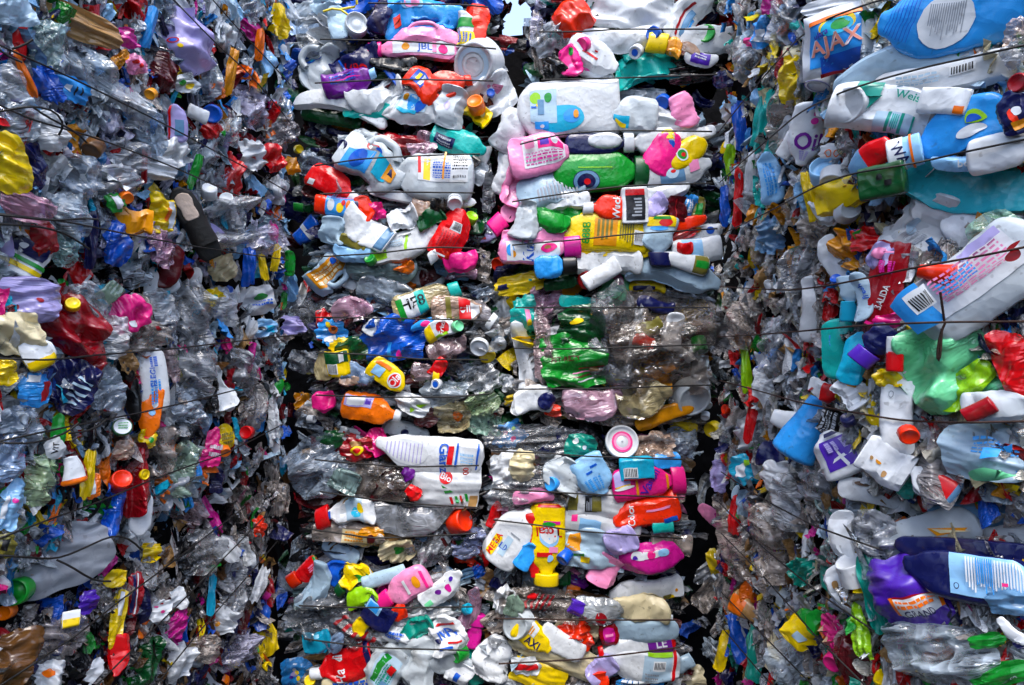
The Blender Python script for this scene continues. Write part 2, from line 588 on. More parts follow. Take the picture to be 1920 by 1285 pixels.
def loft_body(Lb, W, T, prof, nu, nv, rng, crush, ribs=0, side=0, cut=(.3, .75), r0=.10, r1=.05, open_end=False):
    pu, ph, e = PROF[prof]
    u = np.linspace(0, 1, nu)
    u = u - .045 * np.sin(2 * np.pi * u)        # denser at both ends
    hp = np.interp(u, pu, ph)
    for _ in range(2):
        hp[1:-1] = .25 * hp[:-2] + .5 * hp[1:-1] + .25 * hp[2:]
    rr0 = min(.45, r0 * max(1.0, W / Lb))
    hp = hp * np.where(u < rr0, np.sqrt(np.clip(1 - (1 - u / rr0) ** 2, 0, 1)), 1)
    if r1 > 0:
        hp = hp * np.where(u > 1 - r1, np.sqrt(np.clip(1 - ((u - 1 + r1) / r1) ** 2, 0, 1)), 1)
    if ribs:
        hp = hp * (1 - .05 * np.abs(np.sin(u * math.pi * ribs)) * (u < .72))
    th = np.maximum(hp, 1e-6) ** .65 * T / 2
    ph_ = np.linspace(0, 2 * np.pi, nv, endpoint=False)
    c, s = np.cos(ph_), np.sin(ph_)
    cy = np.sign(c) * np.abs(c) ** (2 / e)
    sz = np.sign(s) * np.abs(s) ** (2 / e)
    hw = hp * W / 2
    top = hw.copy()
    if side:                                     # waist a side in, under a handle
        m = np.clip(np.minimum((u - cut[0]) / .09, (cut[1] - u) / .09), 0, 1)
        top = top * (1 - .62 * (m * m * (3 - 2 * m)))
    G = np.zeros((nu, nv, 3))
    G[:, :, 0] = (u[:, None] - .5) * Lb
    yy = np.where(cy[None] * (side or 1) > 0, top[:, None], hw[:, None]) * cy[None]
    G[:, :, 1] = yy
    G[:, :, 2] = th[:, None] * sz[None]
    return u, G, e

def crush_points(P, Lb, W, T, amt, rng):
    sh = P.shape
    P = P.reshape(-1, 3).copy()
    fade = 1 - np.clip((P[:, 0] / Lb - .34) / .12, 0, 1)        # leave the neck stiff
    Q = P.copy()
    for _ in range(int(2 + amt * 7)):
        d = unit([rng.gauss(0, .35) * W / Lb, rng.gauss(0, .8), abs(rng.gauss(0, 1.1)) + .15])
        pr = Q @ d
        h = pr.max()
        cutp = h * (1 - amt * rng.uniform(.12, .66))
        over = np.maximum(pr - cutp, 0)
        Q -= d[None] * over[:, None] * .97
    for _ in range(int(1 + amt * 6)):
        a = rng.uniform(0, math.pi)
        off = rng.uniform(-.4, .4) * Lb
        q = (P[:, 0] - off) * math.sin(a) + P[:, 1] * math.cos(a)
        w_ = rng.uniform(.05, .16) * W
        Q[:, 2] -= amt * T * rng.uniform(.10, .38) * np.exp(-np.abs(q) / w_) * (P[:, 2] > -T * .1)
        Q[:, 1] += amt * W * .05 * np.exp(-np.abs(q) / w_) * np.sign(P[:, 1])
    f1, f2, p1, p2 = rng.uniform(4, 9), rng.uniform(5, 12), rng.uniform(0, 6), rng.uniform(0, 6)
    Q[:, 1] += amt * W * .09 * np.sin(P[:, 0] / Lb * f1 + p1)
    Q[:, 2] += amt * T * .12 * np.sin(P[:, 0] / Lb * f2 + P[:, 1] / W * 4 + p2)
    Q[:, 1] += amt * W * .04 * np.sign(P[:, 1]) * np.abs(np.sin(P[:, 0] / Lb * f2 * 2 + p1))
    P = P + (Q - P) * fade[:, None]
    return P.reshape(sh)

def ring_loft(rs, xs, nv, ridge=0.0):
    """a body of revolution about x; returns verts, quad faces"""
    a = np.linspace(0, 2 * np.pi, nv, endpoint=False)
    rid = 1 - ridge * (np.arange(nv) % 2)
    V = np.zeros((len(xs), nv, 3))
    V[:, :, 0] = np.array(xs)[:, None]
    r = np.array(rs)[:, None] * np.where(np.arange(len(xs))[:, None] * 0 + ridge > 0, rid[None], 1)
    V[:, :, 1] = r * np.cos(a)[None]
    V[:, :, 2] = r * np.sin(a)[None]
    return V.reshape(-1, 3), grid_faces(len(xs), nv, True)

def tube_path(pts, r, n=8, taper=None):
    pts = np.asarray(pts, float)
    tg = np.gradient(pts, axis=0)
    tg /= np.maximum(np.linalg.norm(tg, axis=1, keepdims=True), 1e-9)
    ref = np.array([0.31, .2, .93])
    A = np.cross(tg, ref)
    A /= np.maximum(np.linalg.norm(A, axis=1, keepdims=True), 1e-9)
    B = np.cross(tg, A)
    a = np.linspace(0, 2 * np.pi, n, endpoint=False)
    rr = np.full(len(pts), r) if taper is None else r * np.asarray(taper)
    V = pts[:, None] + rr[:, None, None] * (A[:, None] * np.cos(a)[None, :, None] + B[:, None] * np.sin(a)[None, :, None])
    return V.reshape(-1, 3), grid_faces(len(pts), n, True)

SEED = [100]
def nxt():
    SEED[0] += 1
    return random.Random(SEED[0])

NAMEB = {'bt': 'detergent_bottle', 'sl': 'softener_bottle', 'ov': 'shampoo_bottle', 'wa': 'dish_soap_bottle', 'jg': 'detergent_jug',
         'fl': 'flattened_bottle', 'pt': 'drink_bottle', 'ta': 'tapered_container', 'cy': 'plastic_tube', 'bx': 'crushed_carton', 'rb': 'detergent_bottle', 'le': 'plastic_fragment'}
CATB = {'jg': 'jug', 'ta': 'tube', 'cy': 'tube', 'bx': 'packet', 'le': 'fragment'}

def size_depth(px):
    return .05 * max(0.0, 1 - px / 170.0)

def p_grow(x, kind):
    return kind not in ('le', 'cy', 'ta')

def b(kind, x, y, L, W, ang, col, label, c=None, p=None, mat=None, cr=.5, t=.5, z=0.0, cl=.13, cw=.42, side=0, k=None, zn=None, name=None, cat=None, ribs=0, man=True, bend=None, neck=True, dd=None):
    """a bottle, jug, tube or carton, crushed; L along the axis (base to cap) and W across, in photo pixels"""
    rng = nxt()
    if man and p_grow(x, kind):
        L, W, cr, t = L * 1.03, W * 1.13, min(1.0, cr * 1.3), t * .72
    T_est = t
    mat4, Lm, Wm, mpp = frame_at(x, y, L, W, ang, (size_depth(L) + z * .03 + W * .0010 * t * .5) if dd is None else dd, k, zn)
    Tm = Wm * T_est
    capf = cl if c else 0.0
    Lb = Lm * (1 - capf)
    closed = kind in ('fl', 'cy', 'bx', 'le', 'ta', 'rb')
    nu, nv = (34, 28) if L * W > 2600 else (22, 20)
    if kind == 'pt' and not ribs:
        ribs = 11
    u, G, e = loft_body(Lb, Wm, Tm, kind, nu, nv, rng, cr, ribs, side, r0=.22 if kind == 'rb' else .10 if kind not in ('bx', 'cy') else .03, r1=.05 if not closed else (.12 if kind in ('fl', 'le') else .03))
    G = crush_points(G, Lb, Wm, Tm, cr, rng)
    for ax_, tgt in ((0, Lb), (1, Wm)):          # crushing must not shrink the outline
        lo_, hi_ = G[:, :, ax_].min(), G[:, :, ax_].max()
        G[:, :, ax_] = (G[:, :, ax_] - (lo_ + hi_) / 2) * (tgt * 1.03 / max(1e-6, hi_ - lo_))
    G[:, :, 0] -= Lm * capf / 2
    by, bz, tw = (rng.gauss(0, .05) * cr * 2, rng.gauss(0, .03) * cr * 2, rng.gauss(0, .25) * cr) if bend is None else bend
    def glob(V):
        V = V.copy()
        q = V[..., 0] / Lm
        a_ = tw * q
        y_, z_ = V[..., 1].copy(), V[..., 2].copy()
        V[..., 1] = y_ * np.cos(a_) - z_ * np.sin(a_) + by * Lm * (q * q * 4 - .4) 
        V[..., 2] = y_ * np.sin(a_) + z_ * np.cos(a_) + bz * Lm * (q * q * 4 - .4)
        return V
    G = glob(G)
    me = mesh_from('body', G.reshape(-1, 3), grid_faces(nu, nv, True), M[mat or ('pet' if kind == 'pt' else 'hdpe')])
    if cr > .3:
        me.set_sharp_from_angle(angle=rad(27))
    nm = name or NAMEB[kind]
    multi = bool(c or p or side)
    root = bpy.data.objects.new(nm, None if multi else me)
    root.matrix_world = mat4
    link(root)
    color = COL[col]
    if multi:
        root.empty_display_size = .03
        part('body', me, root, color)
    else:
        root.color = (*color, 1)
    if c:
        rc = min(Wm * cw * .5, Lm * .4)
        xa, xb = Lm / 2 - Lm * capf * 1.12, Lm / 2
        hgt = xb - xa
        V, Fq = ring_loft([rc * .55, rc * .98, rc, rc, rc * .93, rc * .62, rc * .58, 1e-5], [xa, xa, xa + hgt * .06, xa + hgt * .9, xb, xb, xb - hgt * .05, xb - hgt * .05], 28, .035)
        V[:, 2] *= min(1.0, max(.55, Tm / (2 * rc) * .95))
        part('cap', mesh_from('cap', glob(V), Fq, M['cap']), root, COL[c])
    if side:
        h0, h1 = -Lm * capf / 2 + (.33 - .5) * Lb, -Lm * capf / 2 + (.78 - .5) * Lb
        n = 14
        q = np.linspace(0, 1, n)
        hx = h0 + (h1 - h0) * q
        hy = side * (Wm * .5 - Wm * .07 - np.abs(2 * q - 1) ** 4 * Wm * .20)
        V, Fq = tube_path(np.stack([hx, hy, np.zeros(n)], -1), Wm * .085, 10)
        part('handle', mesh_from('handle', glob(V), Fq, M[mat or 'hdpe']), root, color)
    if p:
        def jp(s):
            cc = np.sign(s) * np.abs(s) ** (e / 2)
            return np.arccos(np.clip(cc, -1, 1)) / (2 * np.pi) * nv
        S = grid_sampler(G, nu, nv, u, jp, -1)
        # normals should face outwards: towards +z on the front
        t0 = S(np.array([.5]), np.array([0.0]), 0.0)
        t1 = S(np.array([.5]), np.array([0.0]), 1.0)
        if (t1 - t0)[0, 2] < 0:
            S = grid_sampler(G, nu, nv, u, jp, 1)
        part('label', print_mesh('label', p, S, Lb, Wm), root)
    tag(root, label, cat or CATB.get(kind, 'bottle'))
    if man:
        MANUAL.append((x, y, max(L, W), label, L, W, ang))
    return root

# ------------------------------------------------------------------ crumpled film and bags
def film_grid(Lm, Wm, nu, nv, rng, amp, bulge, ragged, square, gather=0.0):
    a, c = np.meshgrid(np.linspace(-1, 1, nu), np.linspace(-1, 1, nv), indexing='ij')
    r = np.maximum(np.abs(a), np.abs(c))
    th = np.arctan2(c, a)
    disc = r / np.maximum(np.sqrt(a * a + c * c), 1e-6)
    disc = disc * (1 - square) + square
    rag = np.ones_like(th)
    for kf in (1, 2, 3, 5, 8, 13):
        rag += ragged * rng.gauss(0, .5) / math.sqrt(kf) * np.sin(kf * th + rng.uniform(0, 6.28)) * r
    x = a * disc * rag * Lm / 2
    y = c * disc * rag * Wm / 2
    s = min(Lm, Wm)
    zz = bulge * s * (1 - r ** 2)
    if gather:
        y = y * (1 - gather * (1 - np.abs(a)) * .6)
    main = math.pi / 2 + rng.gauss(0, .55)
    for kf in range(8):
        d = main + rng.gauss(0, .22) if kf < 6 else rng.uniform(0, math.pi)
        f_ = rng.choice((1.6, 2.3, 3.1, 4.2, 5.6, 7.5)) if kf < 6 else rng.choice((1.2, 2.0, 3.0))
        w_ = 1 / f_ ** .8
        ph = rng.uniform(0, 6.28)
        fan = 1 + rng.uniform(-.45, .45) * a
        q = (a * math.cos(d) + c * math.sin(d) * fan) * f_ + ph + .35 * np.sin(a * 1.9 + c * 1.3 + ph)
        tri = np.abs((q / 1.5) % 2 - 1) - .5
        zz = zz + amp * s * w_ * tri * rng.uniform(.5, 1.2)
        x = x + amp * Lm * .10 * w_ * tri * math.cos(d) 
        y = y + amp * Wm * .10 * w_ * tri * math.sin(d)
    return np.stack([x, y, zz], -1)

def f(x, y, L, W, ang, col, label, mat='film', p=None, amp=.22, bulge=.12, ragged=.22, sq=.35, z=0.0, k=None, zn=None, name=None, cat=None, man=True, n=None, gather=0.0, dd=None):
    rng = nxt()
    if mat == 'film' and amp <= .18:
        mat = 'bag'
    mat4, Lm, Wm, mpp = frame_at(x, y, L, W, ang, (size_depth(max(L, W)) * .6 + z * .03 + .004) if dd is None else dd, k, zn)
    if n is None:
        n = 30 if L * W > 9000 else 22 if L * W > 2000 else 14
    nu, nv = (n, max(14, int(n * min(1.3, .7 + .6 * W / max(L, 1)))))
    if L * W > 5000 and ragged > .13:
        ragged *= .6
    G = film_grid(Lm, Wm, nu, nv, rng, amp, bulge, ragged, sq, gather)
    me = mesh_from('sheet', G.reshape(-1, 3), grid_faces(nu, nv), M[mat])
    nm = name or ('clear_film' if mat == 'clear' else 'plastic_film' if max(L, W) < 95 else 'plastic_bag')
    root = bpy.data.objects.new(nm, None if p else me)
    root.matrix_world = mat4
    link(root)
    if p:
        root.empty_display_size = .03
        part('sheet', me, root, COL[col])
        S = grid_sampler(G, nu, nv, np.linspace(0, 1, nu), lambda s: (s + 1) / 2 * (nv - 1), 1)
        part('print', print_mesh('print', p, S, Lm, Wm), root)
    else:
        root.color = (*COL[col], 1)
    tag(root, label, cat or ('bag' if nm == 'plastic_bag' else 'film'))
    if man:
        MANUAL.append((x, y, max(L, W), label, L, W, ang))
    return root

def st(x, y, L, W, ang, col, label, mat='film', **kw):
    return f(x, y, L, W, ang, col, label, mat, amp=kw.pop('amp', .28), bulge=.2, ragged=.12, sq=.6, name='plastic_strip', cat='strip', **kw)

# ------------------------------------------------------------------ caps, lids, tubs seen end-on
def cp(x, y, D, tilt, ang, col, label, h=.6, p=None, z=0.0, kind='cap', k=None, zn=None, col2=None, man=True, top=None):
    """a round cap / lid / tub, its top turned by tilt degrees from facing us towards image direction ang"""
    rng = nxt()
    mat4, Lm, Wm, mpp = frame_at(x, y, D, D, 0, size_depth(D) + z * .03 + .012, .75 if k is None else k, zn)
    r = Lm / 2
    H = r * 2 * h
    if kind == 'cap':
        rs = [r * .9, r, r, r * .94, r * .80, r * .76, 1e-5]
        zs = [-H, -H * .96, -H * .10, 0, 0, -H * .05, -H * .05]
        V, Fq = ring_loft(rs, zs, 32, .03)
    elif kind == 'lid':
        rs = [r * .96, r, r, r * .95, r * .88, r * .84, r * .45, r * .42, 1e-5]
        zs = [-H, -H * .9, -H * .3, 0, 0, -H * .35, -H * .35, -H * .25, -H * .25]
        V, Fq = ring_loft(rs, zs, 40)
    else:                                       # tub / cup bottom: rim towards the wall, base towards us
        rs = [r * 1.28, r * 1.25, r * 1.02, r, r * .9, r * .86, r * .82, 1e-5]
        zs = [-H, -H * .95, -H * .06, 0, 0, -H * .05, -H * .07, -H * .07]
        V, Fq = ring_loft(rs, zs, 40)
        V *= 1 + .0
    V = V[:, [1, 2, 0]]
    if kind == 'tub':
        q = V.copy()
        V[:, 0] += .05 * r * np.sin(q[:, 1] / r * 3 + 1)
        V[:, 1] += .05 * r * np.sin(q[:, 0] / r * 2.3)
    ax = Vector((-math.sin(rad(ang)), math.cos(rad(ang)), 0))
    mat4 = mat4 @ Matrix.Rotation(rad(tilt), 4, ax)
    me = mesh_from('shell', V, Fq, M['cap' if kind != 'tub' else 'milk'])
    nm = {'cap': 'bottle_cap', 'lid': 'round_lid', 'tub': 'plastic_tub'}[kind]
    multi = bool(p)
    root = bpy.data.objects.new(nm, None if multi else me)
    root.matrix_world = mat4
    link(root)
    if multi:
        root.empty_display_size = .03
        part('shell', me, root, COL[col])
        zt = {'cap': -H * .05, 'lid': -H * .25, 'tub': -H * .07}[kind]
        def S(u, s, hh):
            return np.stack([(u - .5) * 2 * r, s * r, zt + np.full_like(u, hh)], -1)
        part('print', print_mesh('print', p, S, 2 * r, 2 * r), root)
    else:
        root.color = (*COL[col], 1)
    tag(root, label, 'cap' if kind == 'cap' else 'lid' if kind == 'lid' else 'tub', GROUPS['tub'] if kind == 'tub' else GROUPS['cap'])
    if man:
        MANUAL.append((x, y, D, label, D, D, 0))
    return root

# ================================================================== ground and bales
def plane_mesh(name, s, z, mat):
    n = 24
    a, c = np.meshgrid(np.linspace(-s, s, n), np.linspace(-s, s, n), indexing='ij')
    return mesh_from(name, np.stack([a, c, np.full_like(a, z)], -1).reshape(-1, 3), grid_faces(n, n), M[mat])
g = link(bpy.data.objects.new('ground', plane_mesh('ground', 60, 0.0, 'ground')))
g['kind'] = 'structure'
g['label'] = 'dark asphalt of the recycling yard'

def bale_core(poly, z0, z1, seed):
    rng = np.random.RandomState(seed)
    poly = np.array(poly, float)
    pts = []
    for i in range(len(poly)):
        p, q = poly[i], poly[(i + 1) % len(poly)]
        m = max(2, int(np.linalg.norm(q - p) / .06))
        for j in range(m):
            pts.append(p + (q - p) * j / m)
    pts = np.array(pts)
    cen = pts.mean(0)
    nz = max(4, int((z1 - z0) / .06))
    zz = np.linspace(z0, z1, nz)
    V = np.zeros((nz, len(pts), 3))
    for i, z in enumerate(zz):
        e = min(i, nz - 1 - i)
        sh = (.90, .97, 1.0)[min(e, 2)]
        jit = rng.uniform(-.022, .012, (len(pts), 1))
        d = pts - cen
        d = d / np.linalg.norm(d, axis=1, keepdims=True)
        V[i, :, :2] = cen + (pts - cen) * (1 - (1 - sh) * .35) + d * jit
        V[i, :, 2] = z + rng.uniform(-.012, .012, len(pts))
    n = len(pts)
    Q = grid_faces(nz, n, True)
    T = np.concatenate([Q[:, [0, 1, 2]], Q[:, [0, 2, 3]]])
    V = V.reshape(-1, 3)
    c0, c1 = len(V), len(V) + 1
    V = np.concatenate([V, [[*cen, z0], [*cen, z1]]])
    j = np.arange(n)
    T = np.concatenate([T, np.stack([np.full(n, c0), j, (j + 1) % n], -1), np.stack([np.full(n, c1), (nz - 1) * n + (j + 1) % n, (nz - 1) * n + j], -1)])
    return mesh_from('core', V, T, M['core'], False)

BALES = {}
def bale(key, label, poly, z0, z1):
    root = bpy.data.objects.new('plastic_bale', None)
    cen = np.array(poly).mean(0)
    root.location = (cen[0], cen[1], z0)
    root.empty_display_size = .1
    link(root)
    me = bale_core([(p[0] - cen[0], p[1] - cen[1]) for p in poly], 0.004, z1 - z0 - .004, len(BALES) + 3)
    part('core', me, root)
    tag(root, label, 'bale', 'wire bound bales of waste plastic')
    BALES[key] = (root, poly, z0, z1)
def zpx(py, Y=2.3):
    return CH + (615 - py) / F * Y
LP = [(-1.0, .15), (-.945, .9), (-.86, 2.25), (-1.7, 2.34), (-1.8, .15)]
bale('L0', 'upper bale of the left wall with the black slipper', LP, CH + .12, CH + 1.45)
bale('L1', 'middle bale of the left wall holding the large crimson bag', LP, CH - .5, CH + .12)
bale('L2', 'lowest bale of the left wall, dark and dirty', LP, 0.0, CH - .5)
RP = [(.81, 2.25), (.735, 1.22), (.90, .93), (1.10, .58), (1.9, .58), (1.75, 2.34)]
bale('R0', 'upper bale of the right wall with the washing powder pack', RP, CH + .21, CH + 1.45)
bale('R1', 'middle bale of the right wall with mint green film', RP, CH - .33, CH + .21)
bale('R2', 'lowest bale of the right wall with the long navy bottle', RP, 0.0, CH - .33)
def rect(x0, x1, y0=2.38, y1=3.05):
    return [((x0 - 960) / F * 2.3, y0), ((x1 - 960) / F * 2.3, y0), ((x1 - 960) / F * 2.3, y1), ((x0 - 960) / F * 2.3, y1)]
bale('A0', 'top bale of the back left stack with the purple bottle', rect(578, 935), zpx(237), zpx(-160))
bale('A1', 'second bale of the back left stack with the big milky bottle', rect(585, 905), zpx(527), zpx(237))
bale('A2', 'third bale of the back left stack with the blue bag', rect(592, 915), zpx(803), zpx(527))
bale('A3', 'fourth bale of the back left stack with the sole shaped bottle', rect(590, 893), zpx(1050), zpx(803))
bale('A4', 'bottom bale of the back left stack with the red lettered bottle', rect(556, 892), 0.0, zpx(1050))
bale('B0', 'top bale of the back right stack with the turquoise jug', rect(1008, 1362, 2.36), zpx(164), zpx(-160))
bale('B1', 'second bale of the back right stack with the bright green bottle', rect(962, 1330), zpx(548), zpx(164))
bale('B2', 'third bale of the back right stack with the lettered green bag', rect(972, 1322), zpx(803), zpx(548))
bale('B3', 'fourth bale of the back right stack with the upside down yellow bottle', rect(938, 1272), zpx(1090), zpx(803))
bale('B4', 'bottom bale of the back right stack with the barcode panel bottle', rect(935, 1266), 0.0, zpx(1090))
RR = [(-1.75, 3.2), (1.8, 3.2), (1.8, 3.9), (-1.75, 3.9)]
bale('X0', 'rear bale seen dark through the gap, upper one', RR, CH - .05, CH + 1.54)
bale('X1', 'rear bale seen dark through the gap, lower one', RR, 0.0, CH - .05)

row = link(bpy.data.objects.new('added_shade_row', bale_core([(-6.5, -4.6), (6.5, -4.6), (6.5, -3.7), (-6.5, -3.7)], 0.004, 3.4, 77)))  # added out of view: blocks low sky so the lower walls are shaded
row['kind'] = 'structure'
row['label'] = 'added unseen bale row behind the camera, shading the lower walls'

# ---- crushed scraps that fill the faces of the bales: too many and too small to count
def in_gap(px, py):
    return ((560 < py < 803 and 922 < px < 968) or (803 < py and 888 < px < 935) or (803 < py and 1268 < px < 1332) or
            (620 < py < 1040 and 543 < px < 592) or (225 < py < 380 and 538 < px < 590) or (py > 1000 and 505 < px < 552) or
            (150 < py < 803 and 1332 < px < 1354) or (py < 75 and 942 < px < 997) or (75 <= py < 150 and 945 < px < 985) or (90 < py < 240 and 938 < px < 972))
def bale_at(px, py):
    z = zone(px, py)
    if z == 'B':
        if px < 946 if py < 803 else px < 913:
            return 'A%d' % (0 if py < 237 else 1 if py < 527 else 2 if py < 803 else 3 if py < 1050 else 4)
        return 'B%d' % (0 if py < 164 else 1 if py < 548 else 2 if py < 803 else 3 if py < 1090 else 4)
    h = wall_hit(px, py)[0][2] - CH
    if z == 'L':
        return 'L0' if h > .12 else 'L1' if h > -.5 else 'L2'
    return 'R0' if h > .21 else 'R1' if h > -.33 else 'R2'
PAL = {
    'L0': dict(sb=26, gy=9, lv=16, w=32, bg=9, lb=9, az=5, cy=4, bl=4, rd=5, cr=3, ye=4, am=2, gn=3, nv=5, mg=2, tn=4, **{'or': 2.5}),
    'L1': dict(gy=14, sb=18, w=18, tn=11, br=7, bg=9, lb=5, cr=4, rd=4.5, az=4, cy=3, bl=4, ye=4, gn=3, dk=9, ma=3, hp=1.5, **{'or': 3}),
    'L2': dict(tn=16, br=22, gy=10, dk=22, w=3, cr=4, ma=6, ye=2, nv=4, bl=2, gn=3, mg=1.5, **{'or': 2}),
    'R0': dict(tn=14, gy=6, w=24, cm=20, lb=8, sb=12, br=4, rd=5, az=4, tq=4, ye=4, gn=3.5, bl=2, nv=2, am=2, **{'or': 2}),
    'R1': dict(tn=18, br=8, gy=6, w=22, cm=18, sb=10, rd=4.5, az=3.5, ye=3.5, gn=3.5, bl=2, nv=2, cr=2, am=3),
    'R2': dict(tn=18, br=11, gy=8, w=14, cm=11, sb=10, tl=4, rd=3, cr=2, ye=3, nv=3, gn=3.5, mg=2, bl=3, **{'or': 1.5}),
    'A0': dict(w=8, sb=8, nv=14, bl=6, dg=8, dk=18, tq=3, pk=2, cr=3, ma=6),
    'A1': dict(w=6, sb=8, nv=12, dg=10, dk=20, tl=5, ma=6, bg=6, ol=4),
    'A2': dict(sb=10, gy=12, bg=10, dg=10, tn=7, ma=6, ol=4, w=5, nv=8, dk=10),
    'A3': dict(tn=12, br=14, gy=8, dk=20, ma=8, bg=8, w=3, dg=6),
    'A4': dict(gy=10, sb=8, bg=8, tn=8, dk=18, tl=6, nv=8, mg=2, w=4, br=6),
    'B0': dict(w=10, sb=8, gy=6, tq=3, cr=4, dk=14, ma=5, nv=8, dg=5),
    'B1': dict(w=7, sb=8, pk=3, dg=9, ol=4, cr=4, ma=8, nv=10, dk=12),
    'B2': dict(tn=18, ol=12, am=6, gy=4, dg=8, ye=5, ma=4, br=8, w=5, dk=5),
    'B3': dict(sb=10, w=5, gy=10, tn=10, pk=3, nv=6, dk=10, br=6),
    'B4': dict(tn=12, gy=8, cm=6, w=5, sb=8, br=10, ma=5, dk=10, dg=4),
}
CLEAR = {'sb', 'gy', 'tn', 'lv', 'bg', 'br', 'cm', 'tl', 'ol'}
def scatter(rng, key, boxpx, n, szlo, szhi, vertical, spread, d0, d1):
    """n crumpled scraps on the bale face inside an image box; returns frames and colours"""
    out = []
    names = list(PAL[key].keys())
    wts = list(PAL[key].values())
    tries = 0
    while len(out) < n and tries < n * 12:
        tries += 1
        px, py = rng.uniform(boxpx[0], boxpx[2]), rng.uniform(boxpx[1], boxpx[3])
        if in_gap(px, py) or bale_at(px, py) != key:
            continue
        P, nn, k, t = wall_hit(px, py)
        if t < .35:
            continue
        d = unit(ray(px, py))
        q = np.array([rng.gauss(0, spread), rng.gauss(0, spread), rng.gauss(0, spread)])
        n2 = unit(nn * (1 - k * .8) - d * k * .8 + q)
        up = np.array([0, 0, 1.0]) if vertical else unit(np.cross(nn, [0, 0, 1.0]))
        ax = up + np.array([rng.gauss(0, .35), rng.gauss(0, .35), rng.gauss(0, .35)])
        ax = unit(ax - n2 * np.dot(ax, n2))
        s = rng.uniform(szlo, szhi) * rng.choice((.6, .8, 1, 1, 1.4)) * (1.4 if vertical else t) / F
        out.append((P - d * (rng.uniform(d0, d1) + bale_edge(px, py, P, zone(px, py))), ax, np.cross(n2, ax), n2, s, s * rng.uniform(.25, .7), rng.choices(names, wts)[0]))
    return out
def scrap_mesh(items, seed):
    rs = np.random.RandomState(seed)
    nu, nv = 6, 8
    n = len(items)
    P = np.array([i[0] for i in items])
    A = np.array([i[1] for i in items])
    B = np.array([i[2] for i in items])
    N_ = np.array([i[3] for i in items])
    La = np.array([i[4] for i in items])[:, None]
    Lb = np.array([i[5] for i in items])[:, None]
    u, v = np.meshgrid(np.linspace(-1, 1, nu), np.linspace(-1, 1, nv), indexing='ij')
    u, v = u.ravel()[None], v.ravel()[None]
    r = lambda a, c: rs.uniform(a, c, (n, 1))
    rag = 1 + .18 * np.sin(2 * np.arctan2(v, u) + r(0, 6.28)) + .10 * np.sin(4 * np.arctan2(v, u) + r(0, 6.28))
    tri = lambda q: np.abs(q % 2 - 1) - .5
    x = (u + r(-.3, .3) * v) * rag
    y = (v * (1 - r(-.2, .45) * np.abs(u)) + r(-.4, .4) * u * u) * rag
    z = r(.3, .9) * tri(v * r(.8, 2.4) * (1 + r(-.4, .4) * u) + u * r(-.4, .4) + r(0, 6)) + r(.1, .35) * tri(u * r(.8, 2.0) + r(0, 6)) + r(-.25, .5) * u * u + r(-.5, .2) * v * v
    x, y, z = x * La / 2, y * Lb / 2, z * np.minimum(La, Lb * 1.6) * .55
    V = P[:, None] + A[:, None] * x[..., None] + B[:, None] * y[..., None] + N_[:, None] * z[..., None]
    gf = grid_faces(nu, nv)
    Fq = (gf[None] + (np.arange(n) * nu * nv)[:, None, None]).reshape(-1, 4)
    cols = np.array([COL[i[6]] for i in items]) * rs.uniform(.6, 1.1, (n, 1))
    C = np.repeat(np.clip(cols, 0, .9), nu * nv, axis=0)
    clear = np.array([1 if (i[6] in CLEAR and rs.rand() < .8) else 0 for i in items])
    return V.reshape(-1, 3), Fq, C, np.repeat(clear, len(gf))
FILL = [('L0', (-160, -260, 540, 560), 2300), ('L1', (-160, 460, 538, 1180), 2000), ('L2', (-160, 850, 525, 1420), 1500),
        ('R0', (1354, -200, 2020, 520), 1400), ('R1', (1352, 420, 2020, 960), 1400), ('R2', (1344, 800, 2020, 1420), 1400)]
for i, (y0, y1) in enumerate(((-120, 237), (237, 527), (527, 803), (803, 1050), (1050, 1420))):
    FILL.append(('A%d' % i, ((582, 588, 594, 585, 552)[i], y0, (944, 908, 924, 894, 892)[i], y1), 420))
for i, (y0, y1) in enumerate(((-120, 164), (164, 548), (548, 803), (803, 1090), (1090, 1420))):
    FILL.append(('B%d' % i, ((990, 945, 970, 935, 915)[i], y0, (1350, 1330, 1326, 1276, 1272)[i], y1), 420))
# the same walls beyond the edges of the photograph
FILL += [(k_, (-1400, -1500, -160, 2600), 600) for k_ in ('L0', 'L1', 'L2')] + [(k_, (2020, -1700, 3000, 2800), 1100) for k_ in ('R0', 'R1', 'R2')]
for qi, (key, box, n) in enumerate(FILL):
    rng = random.Random(900 + qi)
    side = key[0] in 'LR'
    its = scatter(rng, key, box, n, 22 if side else 30, 58 if side else 70, side, .42 if side else .25, -.055 if side else -.075, -.01 if side else -.035)
    V, Fq, C, mi = scrap_mesh(its, qi)
    root = BALES[key][0]
    V = V - np.array(root.location)
    o = part('crushed_scraps', mesh_from('crushed_scraps', V, Fq, None, True, C, [M['scrap'], M['scrapclear']], mi), root)
    o['kind'] = 'stuff'

